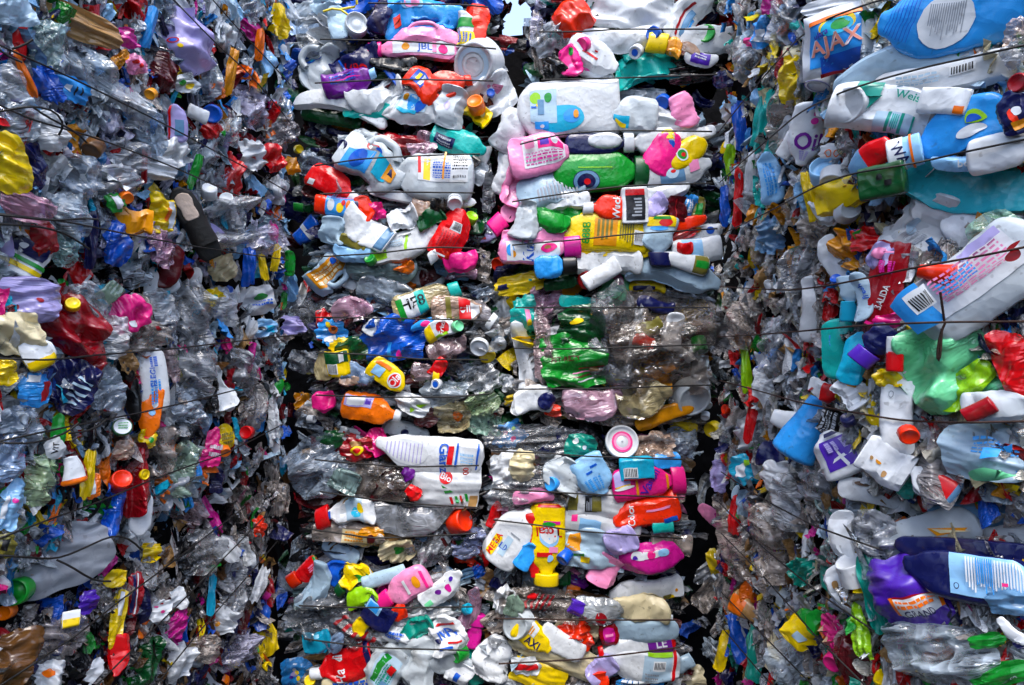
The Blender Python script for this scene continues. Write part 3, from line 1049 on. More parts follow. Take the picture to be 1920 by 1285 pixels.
# dim litter on the faces of the rear bales, deep in the gaps
for key, z0, z1 in (('X0', CH - .05, CH + 1.5), ('X1', .3, CH - .05)):
    rng = random.Random(77 + int(z0 * 10))
    its = []
    for _ in range(240):
        P = np.array([rng.uniform(-1.6, 1.6), 3.18 + rng.uniform(-.02, .02), rng.uniform(z0, z1)])
        n2 = unit([rng.gauss(0, .35), -1, rng.gauss(0, .35)])
        ax = np.array([rng.gauss(0, .6), rng.gauss(0, .2), rng.gauss(0, .6)])
        ax = unit(ax - n2 * np.dot(ax, n2))
        s_ = rng.uniform(.06, .16)
        its.append((P, ax, np.cross(n2, ax), n2, s_, s_ * rng.uniform(.3, .8), rng.choice(('sb', 'gy', 'tn', 'w', 'bl', 'dg', 'ma', 'br', 'nv', 'cr'))))
    V, Fq, C, mi = scrap_mesh(its, 70 + len(key))
    root = BALES[key][0]
    o = part('crushed_scraps', mesh_from('crushed_scraps', V - np.array(root.location), Fq, None, True, C, [M['scrap'], M['scrapclear']], mi), root)
    o['kind'] = 'stuff'

# ================================================================== things, photo-pixel positions on the walls
# ---- back left stack, top bale
b('jg', 792, 24, 150, 74, 8, 'az', 'sky blue jug lying flat at the top above the pink bottle', side=-1, p=[('e', .40, .35, .13, .42, 'lb'), ('e', .40, .35, .09, .30, 'pk'), ('r', .15, -.5, .24, -.2, 'ro')], cr=.6)
b('wa', 712, 30, 62, 40, 80, 'nv', 'navy bottle standing beside the sky blue jug')
b('fl', 632, 44, 62, 34, 95, 'sb', 'pale flattened bottle hanging under the yellow cord')
cp(669, 42, 44, 25, 60, 'w', 'white round lid under the yellow cord', h=.5, kind='lid')
b('bt', 899, 62, 108, 44, -84, 'ro', 'orange red bottle standing cap down at the top right edge', c='ro', cw=.8, cl=.22)
b('sl', 873, 55, 66, 32, 92, 'w', 'small white bottle with green and yellow bands', p=[('r', .55, -1, .8, 1, 'gn'), ('r', .08, -1, .42, 1, 'ye'), ('l', .12, -.6, .38, .6, 4, 'bl')])
b('jg', 800, 68, 122, 40, 180, 'pk', 'pale pink jug squashed above the pink capped bottle', side=-1)
b('sl', 774, 92, 166, 42, 181, 'pk', 'pink bottle with hot pink cap pointing left', c='hp', cl=.14, cw=.62, cr=.25, p=[('r', .06, -.55, .82, .5, 'w'), ('t', 'JBL', .42, .0, .42, 180, 'bl'), ('e', .66, 0, .05, .3, 'am'), ('e', .2, .1, .06, .35, 'hp'), ('r', .28, -.4, .33, .4, 'pk')])
cp(886, 122, 78, 20, 200, 'w', 'white ribbed tub bottom beside the orange red bottles', h=.5, kind='tub', p=[('o', .5, 0, .40, .80, 'sb'), ('o', .5, 0, .25, .5, 'mk')])
b('bt', 668, 112, 96, 50, 35, 'nv', 'navy bottle with small red lettering above the purple bottle', p=[('t', 'UPC', .4, -.2, .35, -30, 'rd'), ('r', .2, -.8, .24, .8, 'bl')], cr=.7)
b('ov', 738, 120, 86, 34, 175, 'bk', 'black bottle under the pink capped bottle', cr=.6)
f(735, 143, 80, 14, -52, 'bl', 'thin blue film ribbon beside the purple bottle')
b('jg', 601, 125, 92, 70, 60, 'mk', 'milky crumpled jug with a blue label patch', p=[('r', .45, .2, .7, .8, 'bl'), ('r', .5, .3, .6, .6, 'cy')], cr=.8, mat='milk', side=1)
cp(565, 121, 18, 60, 180, 'bl', 'small blue cap at the left edge of the top bale')
b('ov', 655, 151, 100, 48, 12, 'pu', 'purple bottle with pale print lines', c='lb', cl=.10, cw=.36, p=[('l', .2, -.15, .7, .3, 3, 'bl'), ('r', .02, -.06, .8, .0, 'mg')], cr=.45)
b('fl', 642, 198, 172, 34, -14, 'w', 'long white flattened tray curving under the purple bottle', bend=(-.12, 0, .1))
b('fl', 702, 176, 108, 56, 12, 'w', 'white crumpled bottle with a sharp ridge', cr=.9, mat='milk')
b('fl', 690, 206, 92, 30, -4, 'tq', 'pale turquoise flattened bottle under the white ridge', mat='milk')
b('bt', 778, 202, 110, 68, -24, 'w', 'white bottle with a blue butterfly shaped label', p=[('r', .22, -.35, .72, .5, 'sb'), ('e', .48, .1, .09, .4, 'az'), ('e', .62, -.05, .08, .3, 'bl'), ('e', .36, .3, .04, .2, 'am'), ('r', .3, -.45, .6, -.3, 'cy')], cr=.6, mat='milk')
b('bt', 791, 154, 62, 46, -40, 'ro', 'orange red bottle with blue label lying behind its twin', p=[('r', .2, -.5, .6, .6, 'bl'), ('r', .3, -.3, .4, .3, 'ye'), ('r', .45, -.4, .55, .4, 'w')])
b('jg', 834, 162, 100, 46, 17, 'ro', 'orange red jug with a dark slot handle', side=-1, cr=.4, c='ro', cl=.1, cw=.4)
b('fl', 842, 200, 76, 58, 75, 'mk', 'milky bottle with a faint violet spot', p=[('e', .5, 0, .12, .22, 'lv')], mat='milk')
f(918, 172, 92, 96, 30, 'w', 'white film bag with a blue cap stuck on it', amp=.3, name='plastic_bag', cat='bag')
cp(920, 173, 16, 20, 90, 'bl', 'small blue cap lying on the white film bag')
cp(890, 189, 32, 40, 110, 'or', 'orange ball shaped cap beside the white film bag', h=.8)
b('fl', 898, 212, 52, 36, -40, 'ye', 'yellow flattened bottle under the orange cap', cr=.7)
f(925, 240, 46, 40, 0, 'ma', 'maroon film scrap under the white film bag')
b('fl', 622, 221, 110, 26, -12, 'dg', 'dark green flattened bottle under the long white tray')
b('fl', 652, 238, 62, 18, -4, 'am', 'amber strip of bottle under the dark green bottle')
f(560, 40, 60, 54, 60, 'sb', 'pale film bunched at the upper left corner of the stack', 'clear')
f(590, 70, 60, 100, 20, 'mk', 'milky film hanging left of the navy bottles', 'clear')
b('pt', 575, 18, 70, 32, 40, 'sb', 'clear bottle neck at the very top left of the stack', c='w')
# ---- back left stack, second bale
f(742, 268, 100, 40, -8, 'cr', 'crimson film stretched above the milky jugs', 'film')
f(792, 272, 60, 44, 30, 'pk', 'pale pink clear film beside the turquoise bottle', 'clear')
b('jg', 860, 266, 104, 46, -22, 'tq', 'turquoise bottle with dark label near the dark gap', cr=.4, p=[('r', .1, -.8, .45, -.1, 'nv'), ('l', .15, -.7, .4, -.2, 3, 'gy')])
cp(862, 240, 20, 40, 90, 'rd', 'small red and white cap above the turquoise bottle', h=.4)
b('fl', 880, 292, 50, 22, -50, 'bk', 'black bottle end under the turquoise bottle')
b('jg', 700, 304, 132, 88, -32, 'mk', 'milky jug with blue and red label and navy caps', side=1, mat='milk', cr=.5, p=[('r', .14, -.75, .5, -.1, 'az'), ('e', .32, -.35, .1, .26, 'bl'), ('o', .42, .32, .09, .26, 'rd'), ('e', .52, .2, .06, .2, 'bl'), ('r', .55, -.5, .78, .0, 'cy'), ('r', .72, -.4, .86, .1, 'am')])
cp(640, 272, 24, 45, 150, 'nv', 'navy cap at the upper left of the milky jug')
b('bt', 800, 331, 172, 82, 178, 'mk', 'big milky bottle with barcode label and navy cap', c='nv', cl=.13, cw=.5, mat='milk', cr=.25, p=[('r', .08, -.75, .66, .25, 'w'), ('r', .52, -.72, .6, .22, 'ye'), ('l', .28, -.65, .48, .15, 9, 'bl'), ('b', .1, -.1, .26, .2), ('l', .1, -.7, .26, -.2, 6, 'dk'), ('r', .62, -.5, .65, .1, 'rd'), ('r', .33, -.7, .35, .2, 'am')])
b('fl', 790, 372, 196, 22, -7, 'w', 'long white edge of a squashed bottle under the milky bottle', bend=(.03, 0, 0))
b('bt', 626, 347, 104, 46, -33, 'rd', 'red bottle with white cap lying at the left edge', c='w', cw=.45, cl=.14, cr=.5, p=[('r', .12, -.9, .24, -.4, 'w')])
b('cy', 636, 388, 92, 36, -7, 'ro', 'red tube with blue and yellow printed sleeve', cr=.3, p=[('r', .25, -1, .82, 1, 'az'), ('e', .36, .1, .07, .6, 'w'), ('e', .54, -.1, .07, .5, 'ye'), ('e', .7, .2, .05, .5, 'or'), ('e', .6, .4, .04, .3, 'rd'), ('r', .82, -1, .9, 1, 'nv')])
b('ov', 684, 392, 50, 28, -78, 'ro', 'short orange red bottle end beside the printed sleeve')
f(706, 398, 36, 34, 20, 'hp', 'curled hot pink fragment beside the red tube', amp=.5)
b('ov', 793, 389, 40, 28, 0, 'am', 'amber piece under the long white edge', mat='pet')
b('fl', 822, 384, 30, 24, 0, 'bk', 'black piece beside the amber piece')
cp(853, 384, 29, 30, 270, 'w', 'white cap on top of the red barcode bottle', h=.8)
b('sl', 846, 438, 98, 54, 66, 'rd', 'red bottle with small white barcode label', cr=.35, p=[('b', .55, -.45, .72, .2), ('l', .2, -.6, .5, .5, 7, 'cr'), ('r', .08, -.4, .1, .4, 'w')])
b('bt', 828, 474, 52, 34, 200, 'ro', 'orange red bottle tip with white cap below the barcode bottle', c='w', cl=.3, cw=.6)
b('fl', 755, 409, 56, 42, 20, 'w', 'white pouch in front of dark green bottle', cr=.8)
b('ov', 808, 409, 56, 34, 15, 'dg', 'dark green bottle right of the white pouch', cr=.6)
cp(886, 404, 24, 50, 60, 'lm', 'lime cup beside the red barcode bottle', h=.7)
b('ta', 576, 433, 56, 42, 218, 'bl', 'blue cup with white band at the left edge', p=[('r', .45, -1, .6, 1, 'w')], cr=.3)
b('ta', 574, 389, 46, 20, 180, 'dg', 'small dark green tube at the left edge', c='gn', cl=.35, cw=.8)
b('fl', 624, 432, 52, 46, 85, 'sb', 'pale ribbed bottle left of the white square bottle', ribs=9, mat='milk')
b('bx', 686, 432, 98, 52, -36, 'w', 'white square bottle with a blue end', cr=.4, p=[('r', .8, -1, 1, 1, 'bg')])
b('bt', 757, 456, 138, 54, 22, 'w', 'white bottle with two green brush marks', cr=.45, mat='milk', p=[('r', .1, -.6, .24, .1, 'lm'), ('e', .17, -.2, .09, .3, 'lm'), ('r', .52, -.3, .56, .5, 'lm', .1), ('l', .3, .0, .5, .4, 3, 'sb')], bend=(.04, 0, 0))
b('ov', 864, 488, 64, 38, 15, 'hp', 'hot pink bottle at the lower right of the bale', cr=.6)
b('ov', 864, 510, 62, 34, -10, 'mg', 'dark magenta bottle with a small round logo', p=[('e', .5, 0, .07, .3, 'w'), ('e', .5, 0, .04, .18, 'bl')], mat='pet')
b('bt', 618, 510, 92, 58, 38, 'sb', 'pale bottle with a slanted orange label', p=[('r', .12, -.55, .85, .5, 'am'), ('l', .2, -.4, .78, .35, 4, 'cm'), ('e', .7, .2, .05, .2, 'bl')], side=-1)
b('fl', 716, 503, 130, 46, -3, 'tl', 'teal translucent flattened bottle', mat='pet', cr=.4)
f(753, 498, 46, 30, -20, 'or', 'orange torn piece on the teal bottle', amp=.4)
cp(692, 484, 22, 50, 120, 'gn', 'green cap above the teal bottle')
b('cy', 664, 522, 46, 38, 70, 'w', 'white roll shaped tub under the teal bottle', cr=.2)
b('sl', 909, 436, 66, 34, 12, 'lv', 'lavender bottle with blue and red print in the gap', p=[('e', .25, .1, .1, .5, 'bl'), ('r', .1, -.6, .5, -.35, 'rd')])
cp(562, 280, 17, 30, 0, 'ye', 'yellow ball on the left wall edge')
f(547, 311, 30, 32, 10, 'am', 'amber torn piece at the end of the left wall')
b('fl', 660, 475, 70, 30, -8, 'lb', 'pale blue flattened bottle left of the green marked bottle', mat='milk')
f(596, 320, 56, 70, 60, 'bg', 'steel blue clear film above the red bottle', 'clear')
f(590, 300, 50, 40, 20, 'sb', 'pale crumpled film left of the milky jug', 'clear')
b('fl', 800, 522, 70, 36, 10, 'mk', 'milky flattened bottle under the orange torn piece', mat='milk')
b('fl', 662, 455, 52, 20, -20, 'ol', 'olive bottle shoulder under the white square bottle')
f(905, 340, 44, 120, 10, 'gy', 'grey clear film hanging in the gap between the stacks', 'clear')
b('le', 905, 300, 60, 22, 60, 'w', 'white shard poking into the gap between the stacks')
f(900, 500, 36, 60, 0, 'tn', 'tan film in the gap beside the magenta bottle', 'clear')
# ---- back left stack, third bale
f(600, 572, 125, 66, 18, 'gy', 'grey clear film fanning out at the left corner', 'thin', amp=.3)
b('pt', 660, 580, 76, 40, 5, 'pk', 'pinkish clear bottle right of the grey fan', cr=.6)
b('pt', 726, 548, 112, 50, -8, 'sb', 'clear bottle lying along the top of the bale', cr=.5)
b('sl', 800, 562, 128, 48, 20, 'ye', 'pale yellow clear bottle with turquoise cap', c='tq', cl=.14, cw=.55, mat='pet', cr=.4, p=[('r', .18, -.8, .56, .8, 'w'), ('r', .42, -.8, .58, .8, 'tq'), ('t', 'HE8', .36, .1, .5, 0, 'dk'), ('r', .1, -.9, .2, .6, 'gn')])
b('pt', 856, 578, 92, 46, 4, 'am', 'amber oil bottle with red label', mat='pet', p=[('r', .55, -.9, .78, .9, 'rd'), ('t', 'oil', .67, .1, .4, 0, 'w'), ('r', .78, -.7, .95, .7, 'w'), ('r', .3, -.9, .4, .9, 'ol')])
b('pt', 904, 590, 54, 40, -35, 'ma', 'dark brown bottle end beside the amber oil bottle', c='w', cl=.2, cw=.7)
cp(772, 530, 19, 45, 80, 'or', 'orange cap above the pale yellow bottle')
f(740, 636, 120, 84, 4, 'bl', 'shiny blue bag gathered under the wire', 'film', amp=.26, p=[('r', .35, -.9, .42, -.1, 'az'), ('e', .56, -.7, .05, .2, 'mg')])
b('le', 806, 606, 76, 20, 18, 'az', 'sky blue sleeve with a pink dot above the blue bag', p=[('e', .4, 0, .12, .5, 'hp')])
b('ov', 697, 611, 36, 24, 60, 'w', 'white spoon shaped cap on the blue bag')
f(608, 612, 34, 60, 0, 'rd', 'red film left of the blue printed wrapper', 'film')
f(622, 624, 52, 54, 20, 'az', 'blue printed wrapper with orange picture', p=[('e', .6, .2, .18, .3, 'or'), ('e', .65, .25, .08, .15, 'ma'), ('r', .1, -.7, .6, -.2, 'w'), ('e', .5, .6, .1, .2, 'ye')])
f(664, 652, 60, 44, 0, 'dg', 'dark green film between the wrapper and the blue bag')
f(640, 650, 36, 30, 0, 'ye', 'pale yellow wrapper corner beside the dark green film')
b('fl', 824, 618, 58, 32, 25, 'w', 'white and yellow wrapper with red oval logo', p=[('r', .0, -1, .3, 1, 'ye'), ('e', .62, 0, .2, .6, 'rd'), ('t', 'Frisch', .62, 0, .32, 60, 'w'), ('r', .3, -.9, .7, -.5, 'lm')])
cp(861, 611, 22, 35, 20, 'mt', 'mint cap right of the red oval wrapper')
f(905, 630, 68, 60, 10, 'w', 'clear white crumpled film at the right edge', 'clear', amp=.4)
cp(898, 653, 36, 30, 250, 'w', 'white disc above the yellow cap', h=.3, kind='lid')
cp(915, 671, 32, 50, 290, 'ye', 'yellow cap at the right edge of the bale', h=.7)
b('pt', 838, 650, 76, 42, 32, 'cr', 'crimson clear bottle right of the blue bag', cr=.6)
b('pt', 797, 700, 54, 32, -10, 'cr', 'small crimson clear bottle beside yellow cap', c='ye', cl=.2, cw=.6)
b('fl', 822, 690, 40, 24, 50, 'rd', 'bright red sliver between crimson bottles')
b('bx', 634, 682, 44, 44, 8, 'ye', 'yellow square carton with a barcode', p=[('r', .05, .15, .95, .9, 'dg'), ('b', .1, -.75, .5, -.1), ('r', .6, .3, .8, .8, 'w')], cr=.25)
b('pt', 604, 686, 54, 30, 95, 'ye', 'yellowish clear bottle left of the yellow carton')
b('sl', 726, 704, 76, 40, -38, 'ye', 'yellow packet with red ice cream logo', cr=.25, p=[('e', .72, 0, .17, .72, 'w'), ('e', .72, 0, .14, .6, 'rd'), ('t', 'Ola', .72, 0, .42, 90, 'w'), ('r', .15, -.5, .4, .3, 'lb'), ('r', .1, .4, .5, .7, 'or')], neck=False)
b('pt', 672, 703, 60, 38, -15, 'az', 'blue clear crushed bottle beside the yellow packet')
b('ov', 655, 711, 38, 24, 0, 'am', 'amber glossy piece under the yellow carton', mat='pet')
cp(816, 721, 20, 30, 190, 'w', 'white cap with a blue centre', p=[('e', .5, 0, .3, .6, 'bl')])
f(905, 717, 66, 56, 30, 'w', 'white crinkled film below the yellow cap', 'clear', amp=.45)
f(835, 735, 90, 46, 5, 'sb', 'pale clear film along the bottom of the bale', 'clear', amp=.35)
b('bt', 697, 768, 110, 50, -14, 'or', 'orange bottle with lavender label and white cap', c='w', cl=.1, cw=.4, cr=.4, p=[('r', .05, -.1, .55, .85, 'lv'), ('r', .1, .1, .4, .7, 'w'), ('r', .42, .2, .52, .6, 'vi')])
b('ov', 607, 754, 44, 38, 0, 'hp', 'pink bottle end at the left edge under the wire')
f(848, 782, 70, 58, 10, 'ye', 'crumpled yellow clear bottle with orange stain', 'clear', amp=.5, p=[('e', .65, 0, .12, .4, 'or')])
f(903, 759, 62, 46, 20, 'lm', 'crumpled yellow green clear bottle at the right edge', 'clear', amp=.5)
f(910, 790, 66, 48, -10, 'mt', 'pale mint crushed bottle at the lower right corner', 'clear', amp=.4)
f(795, 784, 42, 40, 0, 'ma', 'dark red film left of the yellow crumple')
f(774, 759, 66, 40, -20, 'w', 'white wrapper with pale green corner', p=[('v', .5, -.8, .95, .6, .4, .5, 'lm')])
cp(590, 786, 16, 60, 0, 'w', 'tiny white cap at the left edge', h=.9)
f(745, 800, 90, 34, -8, 'gy', 'greyish film under the orange bottle', 'clear')
f(950, 718, 30, 34, 60, 'w', 'white torn scrap in the gap between stacks', amp=.5)
f(570, 680, 44, 60, 80, 'gy', 'grey film in the dark corner left of the yellow carton', 'clear')
# ---- back left stack, fourth bale
f(670, 842, 62, 46, 10, 'cr', 'dark red bag with a yellow badge', p=[('e', .5, -.1, .22, .4, 'ye'), ('e', .5, -.1, .13, .22, 'rd'), ('r', .3, .3, .7, .7, 'tn')])
f(707, 829, 50, 44, 110, 'hp', 'bright pink crumpled wrapper', amp=.35)
st(683, 815, 50, 10, -35, 'hp', 'thin pink ribbon left of the pink wrapper')
f(655, 815, 46, 26, -15, 'w', 'white and red wrapper above the dark red bag', p=[('r', .2, -.5, .8, .4, 'rd')])
f(620, 825, 50, 34, 20, 'dg', 'dark green film above the dark clear sheet')
b('fl', 760, 812, 90, 34, -10, 'mk', 'milky bottle above the white sole shaped bottle', mat='milk')
cp(760, 812, 14, 20, 0, 'nv', 'tiny navy cap above the sole shaped bottle')
b('bt', 805, 848, 196, 62, 172, 'w', 'white sole shaped bottle with ribbed end and blue lettering', cr=.3, p=[('e', .72, .0, .22, .75, 'w')] + [('r', .56 + i * .035, -.55, .568 + i * .035, .5, 'lv') for i in range(10)] + [('t', 'Glanz', .36, .12, .34, 98, 'bl'), ('r', .28, -.5, .33, .4, 'rd'), ('r', .24, -.7, .26, .5, 'bl'), ('l', .1, -.3, .22, .3, 4, 'lb'), ('r', .06, -.8, .075, .6, 'bl'), ('t', '100', .16, .55, .2, 100, 'rd')], bend=(-.05, 0, .1))
f(836, 914, 128, 80, -3, 'w', 'white bag with red round logo and green triangle', amp=.07, sq=.9, ragged=.05, bulge=.15, p=[('e', .5, .5, .095, .28, 'rd'), ('t', 'Bio', .5, .5, .2, -20, 'w'), ('v', .44, .18, .62, -.12, .5, -.22, 'gn'), ('r', .58, -.72, .62, -.38, 'rd', -.1), ('r', .66, -.68, .70, -.34, 'gn', -.1), ('r', .73, -.64, .76, -.3, 'rd', -.1), ('r', .80, -.6, .84, -.2, 'gn', -.1), ('r', .66, -.62, .72, -.5, 'mt'), ('r', .86, -.9, .98, -.3, 'tn')])
f(764, 890, 24, 26, 30, 'pu', 'small purple triangle left of the white bag', amp=.1)
f(724, 905, 140, 70, -8, 'tn', 'brown clear bag stretched flat', 'thin', amp=.18)
f(598, 880, 112, 120, 20, 'bg', 'dark clear sheet hanging over the left corner', 'clear', amp=.35)
b('fl', 645, 904, 46, 52, 70, 'tl', 'dark teal bottle under the brown clear bag', mat='pet')
b('bt', 648, 962, 108, 48, 190, 'w', 'white bottle with a blue floral label under film', p=[('r', .25, -.9, .6, .9, 'sb'), ('e', .4, .2, .1, .4, 'cy'), ('e', .3, -.1, .06, .3, 'ye'), ('r', .92, -.7, .99, .7, 'bl')], c='rd', cl=.2, cw=.8)
b('pt', 775, 968, 160, 54, 6, 'gy', 'long clear bottle lying below the white bag', cr=.6)
cp(872, 975, 44, 50, 20, 'ro', 'orange red cup at the right edge', h=.7)
b('ov', 775, 925, 30, 26, -40, 'rd', 'red corner under the white bag')
f(878, 1015, 62, 60, 0, 'bl', 'blue clear film ball at the right edge', 'clear', amp=.4)
b('pt', 655, 1003, 130, 44, -4, 'tn', 'amber brown clear bottle with yellow print', p=[('r', .4, -.5, .75, .4, 'cm'), ('l', .44, -.4, .7, .3, 3, 'am'), ('e', .82, 0, .06, .4, 'ma')])
b('fl', 638, 1036, 72, 34, -30, 'sb', 'pale oval bottle end below the amber brown bottle')
f(745, 1030, 66, 52, 0, 'cm', 'crumpled foil like wrapper with green pieces', amp=.5, p=[('r', .4, -.4, .7, .2, 'gn')])
f(805, 1030, 96, 66, 20, 'gy', 'silvery crumpled clear bag', 'clear', amp=.4)
f(872, 1045, 44, 34, -20, 'ro', 'orange and brown torn wrapper at the right edge', p=[('r', .2, -.4, .6, .4, 'ma')])
f(903, 1010, 34, 74, 5, 'w', 'white and red wrapper hanging in the gap', p=[('r', .2, -.9, .6, .0, 'rd')])
b('ov', 905, 1048, 30, 22, 90, 'rd', 'red bottle tip in the gap below the white wrapper')
b('fl', 688, 1046, 110, 18, -5, 'nv', 'navy edge of a squashed bottle under the foil wrapper')
f(700, 1000, 50, 26, 0, 'am', 'golden film on the amber brown bottle')
# ---- back left stack, bottom bale
b('sl', 571, 1074, 66, 34, 214, 'rd', 'small red bottle at the left corner', c='ro', cl=.25, cw=.75, cr=.3, p=[('r', .0, -1, .12, 1, 'gn'), ('l', .2, -.3, .4, .3, 3, 'pk')])
b('ta', 590, 1098, 92, 48, 70, 'sb', 'pale cone shaped bottle below the small red bottle', cr=.7, mat='milk')
b('fl', 627, 1076, 50, 34, 80, 'bl', 'blue bottle piece right of the pale cone', cr=.6)
b('wa', 660, 1088, 72, 52, 215, 'ye', 'pale yellow crushed bottle with dark green cap', c='dg', cl=.18, cw=.4, cr=.8, p=[('r', .1, .0, .5, .9, 'gn'), ('r', .2, .2, .35, .6, 'rd'), ('r', .0, .3, .12, .9, 'w')])
b('cy', 720, 1083, 86, 28, 17, 'sb', 'pale tube leaning over the yellow bottle', cr=.3)
b('sl', 757, 1104, 104, 50, 210, 'pk', 'pink bottle wrapped in a clear bag', c='hp', cl=.2, cw=.6, cr=.3, p=[('e', .3, 0, .08, .4, 'am'), ('r', .1, -.6, .16, .6, 'hp'), ('r', .5, -.5, .56, .5, 'w')])
f(800, 1108, 130, 60, 28, 'w', 'clear bag drawn tight over the pink bottle', 'thin', amp=.2)
b('bt', 830, 1104, 92, 40, 40, 'w', 'white bottle with violet flower print', p=[('e', .4, .1, .06, .3, 'pu'), ('e', .6, -.1, .06, .3, 'mg'), ('e', .75, .2, .05, .3, 'vi'), ('r', .05, -.6, .2, -.2, 'mt')])
f(594, 1147, 116, 92, 10, 'gy', 'large crumpled clear bag at the left corner', 'thin', amp=.4)
b('ov', 680, 1124, 60, 36, 10, 'lm', 'lime bottle seen through film')
f(672, 1186, 110, 60, -35, 'w', 'clear bag with red stripes', 'thin', amp=.3, p=[('r', .1 + .16 * i, -.5, .16 + .16 * i, .5, 'cr', .1) for i in range(5)])
b('fl', 676, 1177, 40, 26, 60, 'ye', 'yellow piece inside the striped bag')
b('bx', 710, 1153, 60, 44, -30, 'nv', 'navy carton with a pale blue label', p=[('r', .0, -.2, .5, .8, 'lb'), ('r', .08, -.1, .42, .7, 'az')], cr=.3)
b('sl', 746, 1150, 32, 28, 200, 'ro', 'orange red bottle end beside the navy carton')
f(795, 1157, 120, 40, 8, 'w', 'white film bag right of the navy carton', 'clear', amp=.25)
b('jg', 884, 1140, 80, 30, 70, 'mg', 'magenta strip of a bottle at the right edge', mat='pet')
b('ta', 890, 1183, 66, 34, 80, 'mg', 'pink funnel shaped cap at the right edge', c='mg', cl=.3, cw=1.0, cr=.3)
cp(880, 1141, 20, 50, 20, 'cy', 'cyan piece between the pink strips')
b('fl', 781, 1180, 62, 40, 30, 'tl', 'teal bottle in the middle of the bottom bale', cr=.7)
f(740, 1186, 82, 48, -20, 'w', 'white crumpled wrapper with blue writing', p=[('l', .3, -.4, .7, .2, 3, 'bl')])
b('bt', 838, 1190, 74, 66, 100, 'w', 'white bottle with blue and red stripes label', cr=.6, p=[('r', .6, -.9, .72, .9, 'w'), ('r', .74, -.7, .8, .4, 'rd'), ('t', 'IVR', .52, 0, .3, -80, 'bl'), ('r', .3, -.6, .34, .1, 'rd'), ('r', .2, -.2, .25, .6, 'bl'), ('e', .4, .6, .06, .2, 'nv')])
b('jg', 815, 1232, 140, 62, -8, 'mk', 'milky jug with green cap lying below the striped bottle', mat='milk', cr=.6)
cp(853, 1231, 28, 55, 200, 'gn', 'green cap of the milky jug', h=.9)
b('bt', 642, 1250, 116, 56, 198, 'rd', 'red bottle with white lettering', c='w', cl=.14, cw=.34, cr=.45, p=[('t', 'Ha di', .62, 0, .42, -92, 'w'), ('r', .0, -1, .12, 1, 'nv')])
b('fl', 723, 1254, 90, 66, 52, 'mk', 'milky bottle with green printed label', mat='milk', p=[('r', .15, -.6, .85, .6, 'sb'), ('r', .2, .1, .8, .45, 'gn'), ('l', .2, -.5, .7, .0, 4, 'tl'), ('r', .2, -.55, .35, -.2, 'bg'), ('r', .55, -.4, .7, -.2, 'rd')], cr=.4)
b('fl', 786, 1262, 82, 60, 80, 'mk', 'milky flattened bottle at the bottom edge', mat='milk')
f(555, 1262, 66, 54, 10, 'az', 'sky blue film with yellow and violet flowers', p=[('e', .45, 0, .1, .22, 'lv'), ('e', .55, .1, .07, .16, 'ye'), ('e', .6, -.3, .07, .16, 'ye'), ('e', .35, -.2, .06, .14, 'vi'), ('e', .5, .35, .06, .14, 'w')])
cp(581, 1275, 22, 30, 90, 'ye', 'yellow cap under the red lettered bottle')
b('bx', 862, 1262, 44, 44, 60, 'w', 'white carton with a blue square', p=[('r', .1, -.5, .5, .4, 'bl')])
f(884, 1250, 40, 90, 15, 'tl', 'teal film at the bottom right edge')
b('fl', 594, 1205, 52, 38, 10, 'cy', 'pale cyan bottle piece at the left corner', mat='milk')
b('pt', 630, 1205, 40, 30, 40, 'az', 'blue spotted bottle piece beside the striped bag')
b('fl', 660, 1278, 110, 24, 6, 'cm', 'cream bottle along the bottom edge', p=[('l', .2, -.5, .8, .5, 2, 'bl')])
f(898, 1090, 50, 64, -35, 'tn', 'tan and white torn card hanging in the gap', p=[('r', .1, -.8, .5, .8, 'w')])
f(895, 1070, 30, 26, 20, 'bl', 'blue scrap above the tan card')

# ---- back right stack, top bale
f(1075, 36, 76, 76, -50, 'ro', 'glossy orange red bag folded over the top edge', amp=.14, bulge=.3, ragged=.08)
f(1036, 70, 88, 56, 25, 'gy', 'grey clear film below the orange red bag', 'clear', amp=.3)
f(1185, 26, 180, 74, 2, 'w', 'big white wrinkled bag at the top', amp=.16, name='plastic_bag', cat='bag')
b('bt', 1292, 30, 112, 56, 50, 'w', 'white bottle with dark red bar and blue label', p=[('r', .1, -.1, .7, .15, 'cr'), ('r', .15, -.5, .6, -.2, 'bg'), ('r', .2, -.8, .5, -.55, 'az')], mat='milk')
b('bt', 1318, 74, 130, 56, 178, 'w', 'white milky bottle behind the green cap', mat='milk')
cp(1323, 62, 35, 25, 140, 'gn', 'round green cap on the white milky bottle', h=.5)
b('fl', 1160, 74, 140, 42, 5, 'w', 'white bottle with soft folds under the big bag')
b('jg', 1112, 104, 100, 52, -24, 'w', 'white bottle with faint red lines', p=[('r', .3, -.3, .6, -.2, 'rd', .2), ('r', .5, .2, .56, .3, 'rd')])
b('bt', 1246, 84, 64, 36, 168, 'am', 'amber bottle with a thick yellow cap', c='ye', cl=.5, cw=.95)
b('ov', 1285, 93, 56, 26, -15, 'am', 'small amber bottle right of the yellow cap', mat='pet')
cp(1223, 62, 28, 30, 160, 'bl', 'blue cap above the yellow cap', h=.6)
b('jg', 1213, 130, 140, 56, 197, 'tq', 'crushed turquoise jug in front of the black bag', cr=.9)
cp(1190, 99, 26, 30, 220, 'w', 'white cap with a blue centre above the turquoise jug', p=[('e', .5, 0, .25, .5, 'bl')])
b('sl', 1315, 108, 62, 30, -10, 'w', 'white bottle with a purple label', p=[('r', .2, -.8, .75, .8, 'vi'), ('l', .3, -.3, .65, .3, 2, 'w')])
f(1318, 130, 150, 48, 8, 'bk', 'black bag squeezed under the purple label', amp=.3, name='plastic_bag', cat='bag')
f(1052, 122, 66, 48, -35, 'bk', 'black film at the left of the top bale', amp=.3)
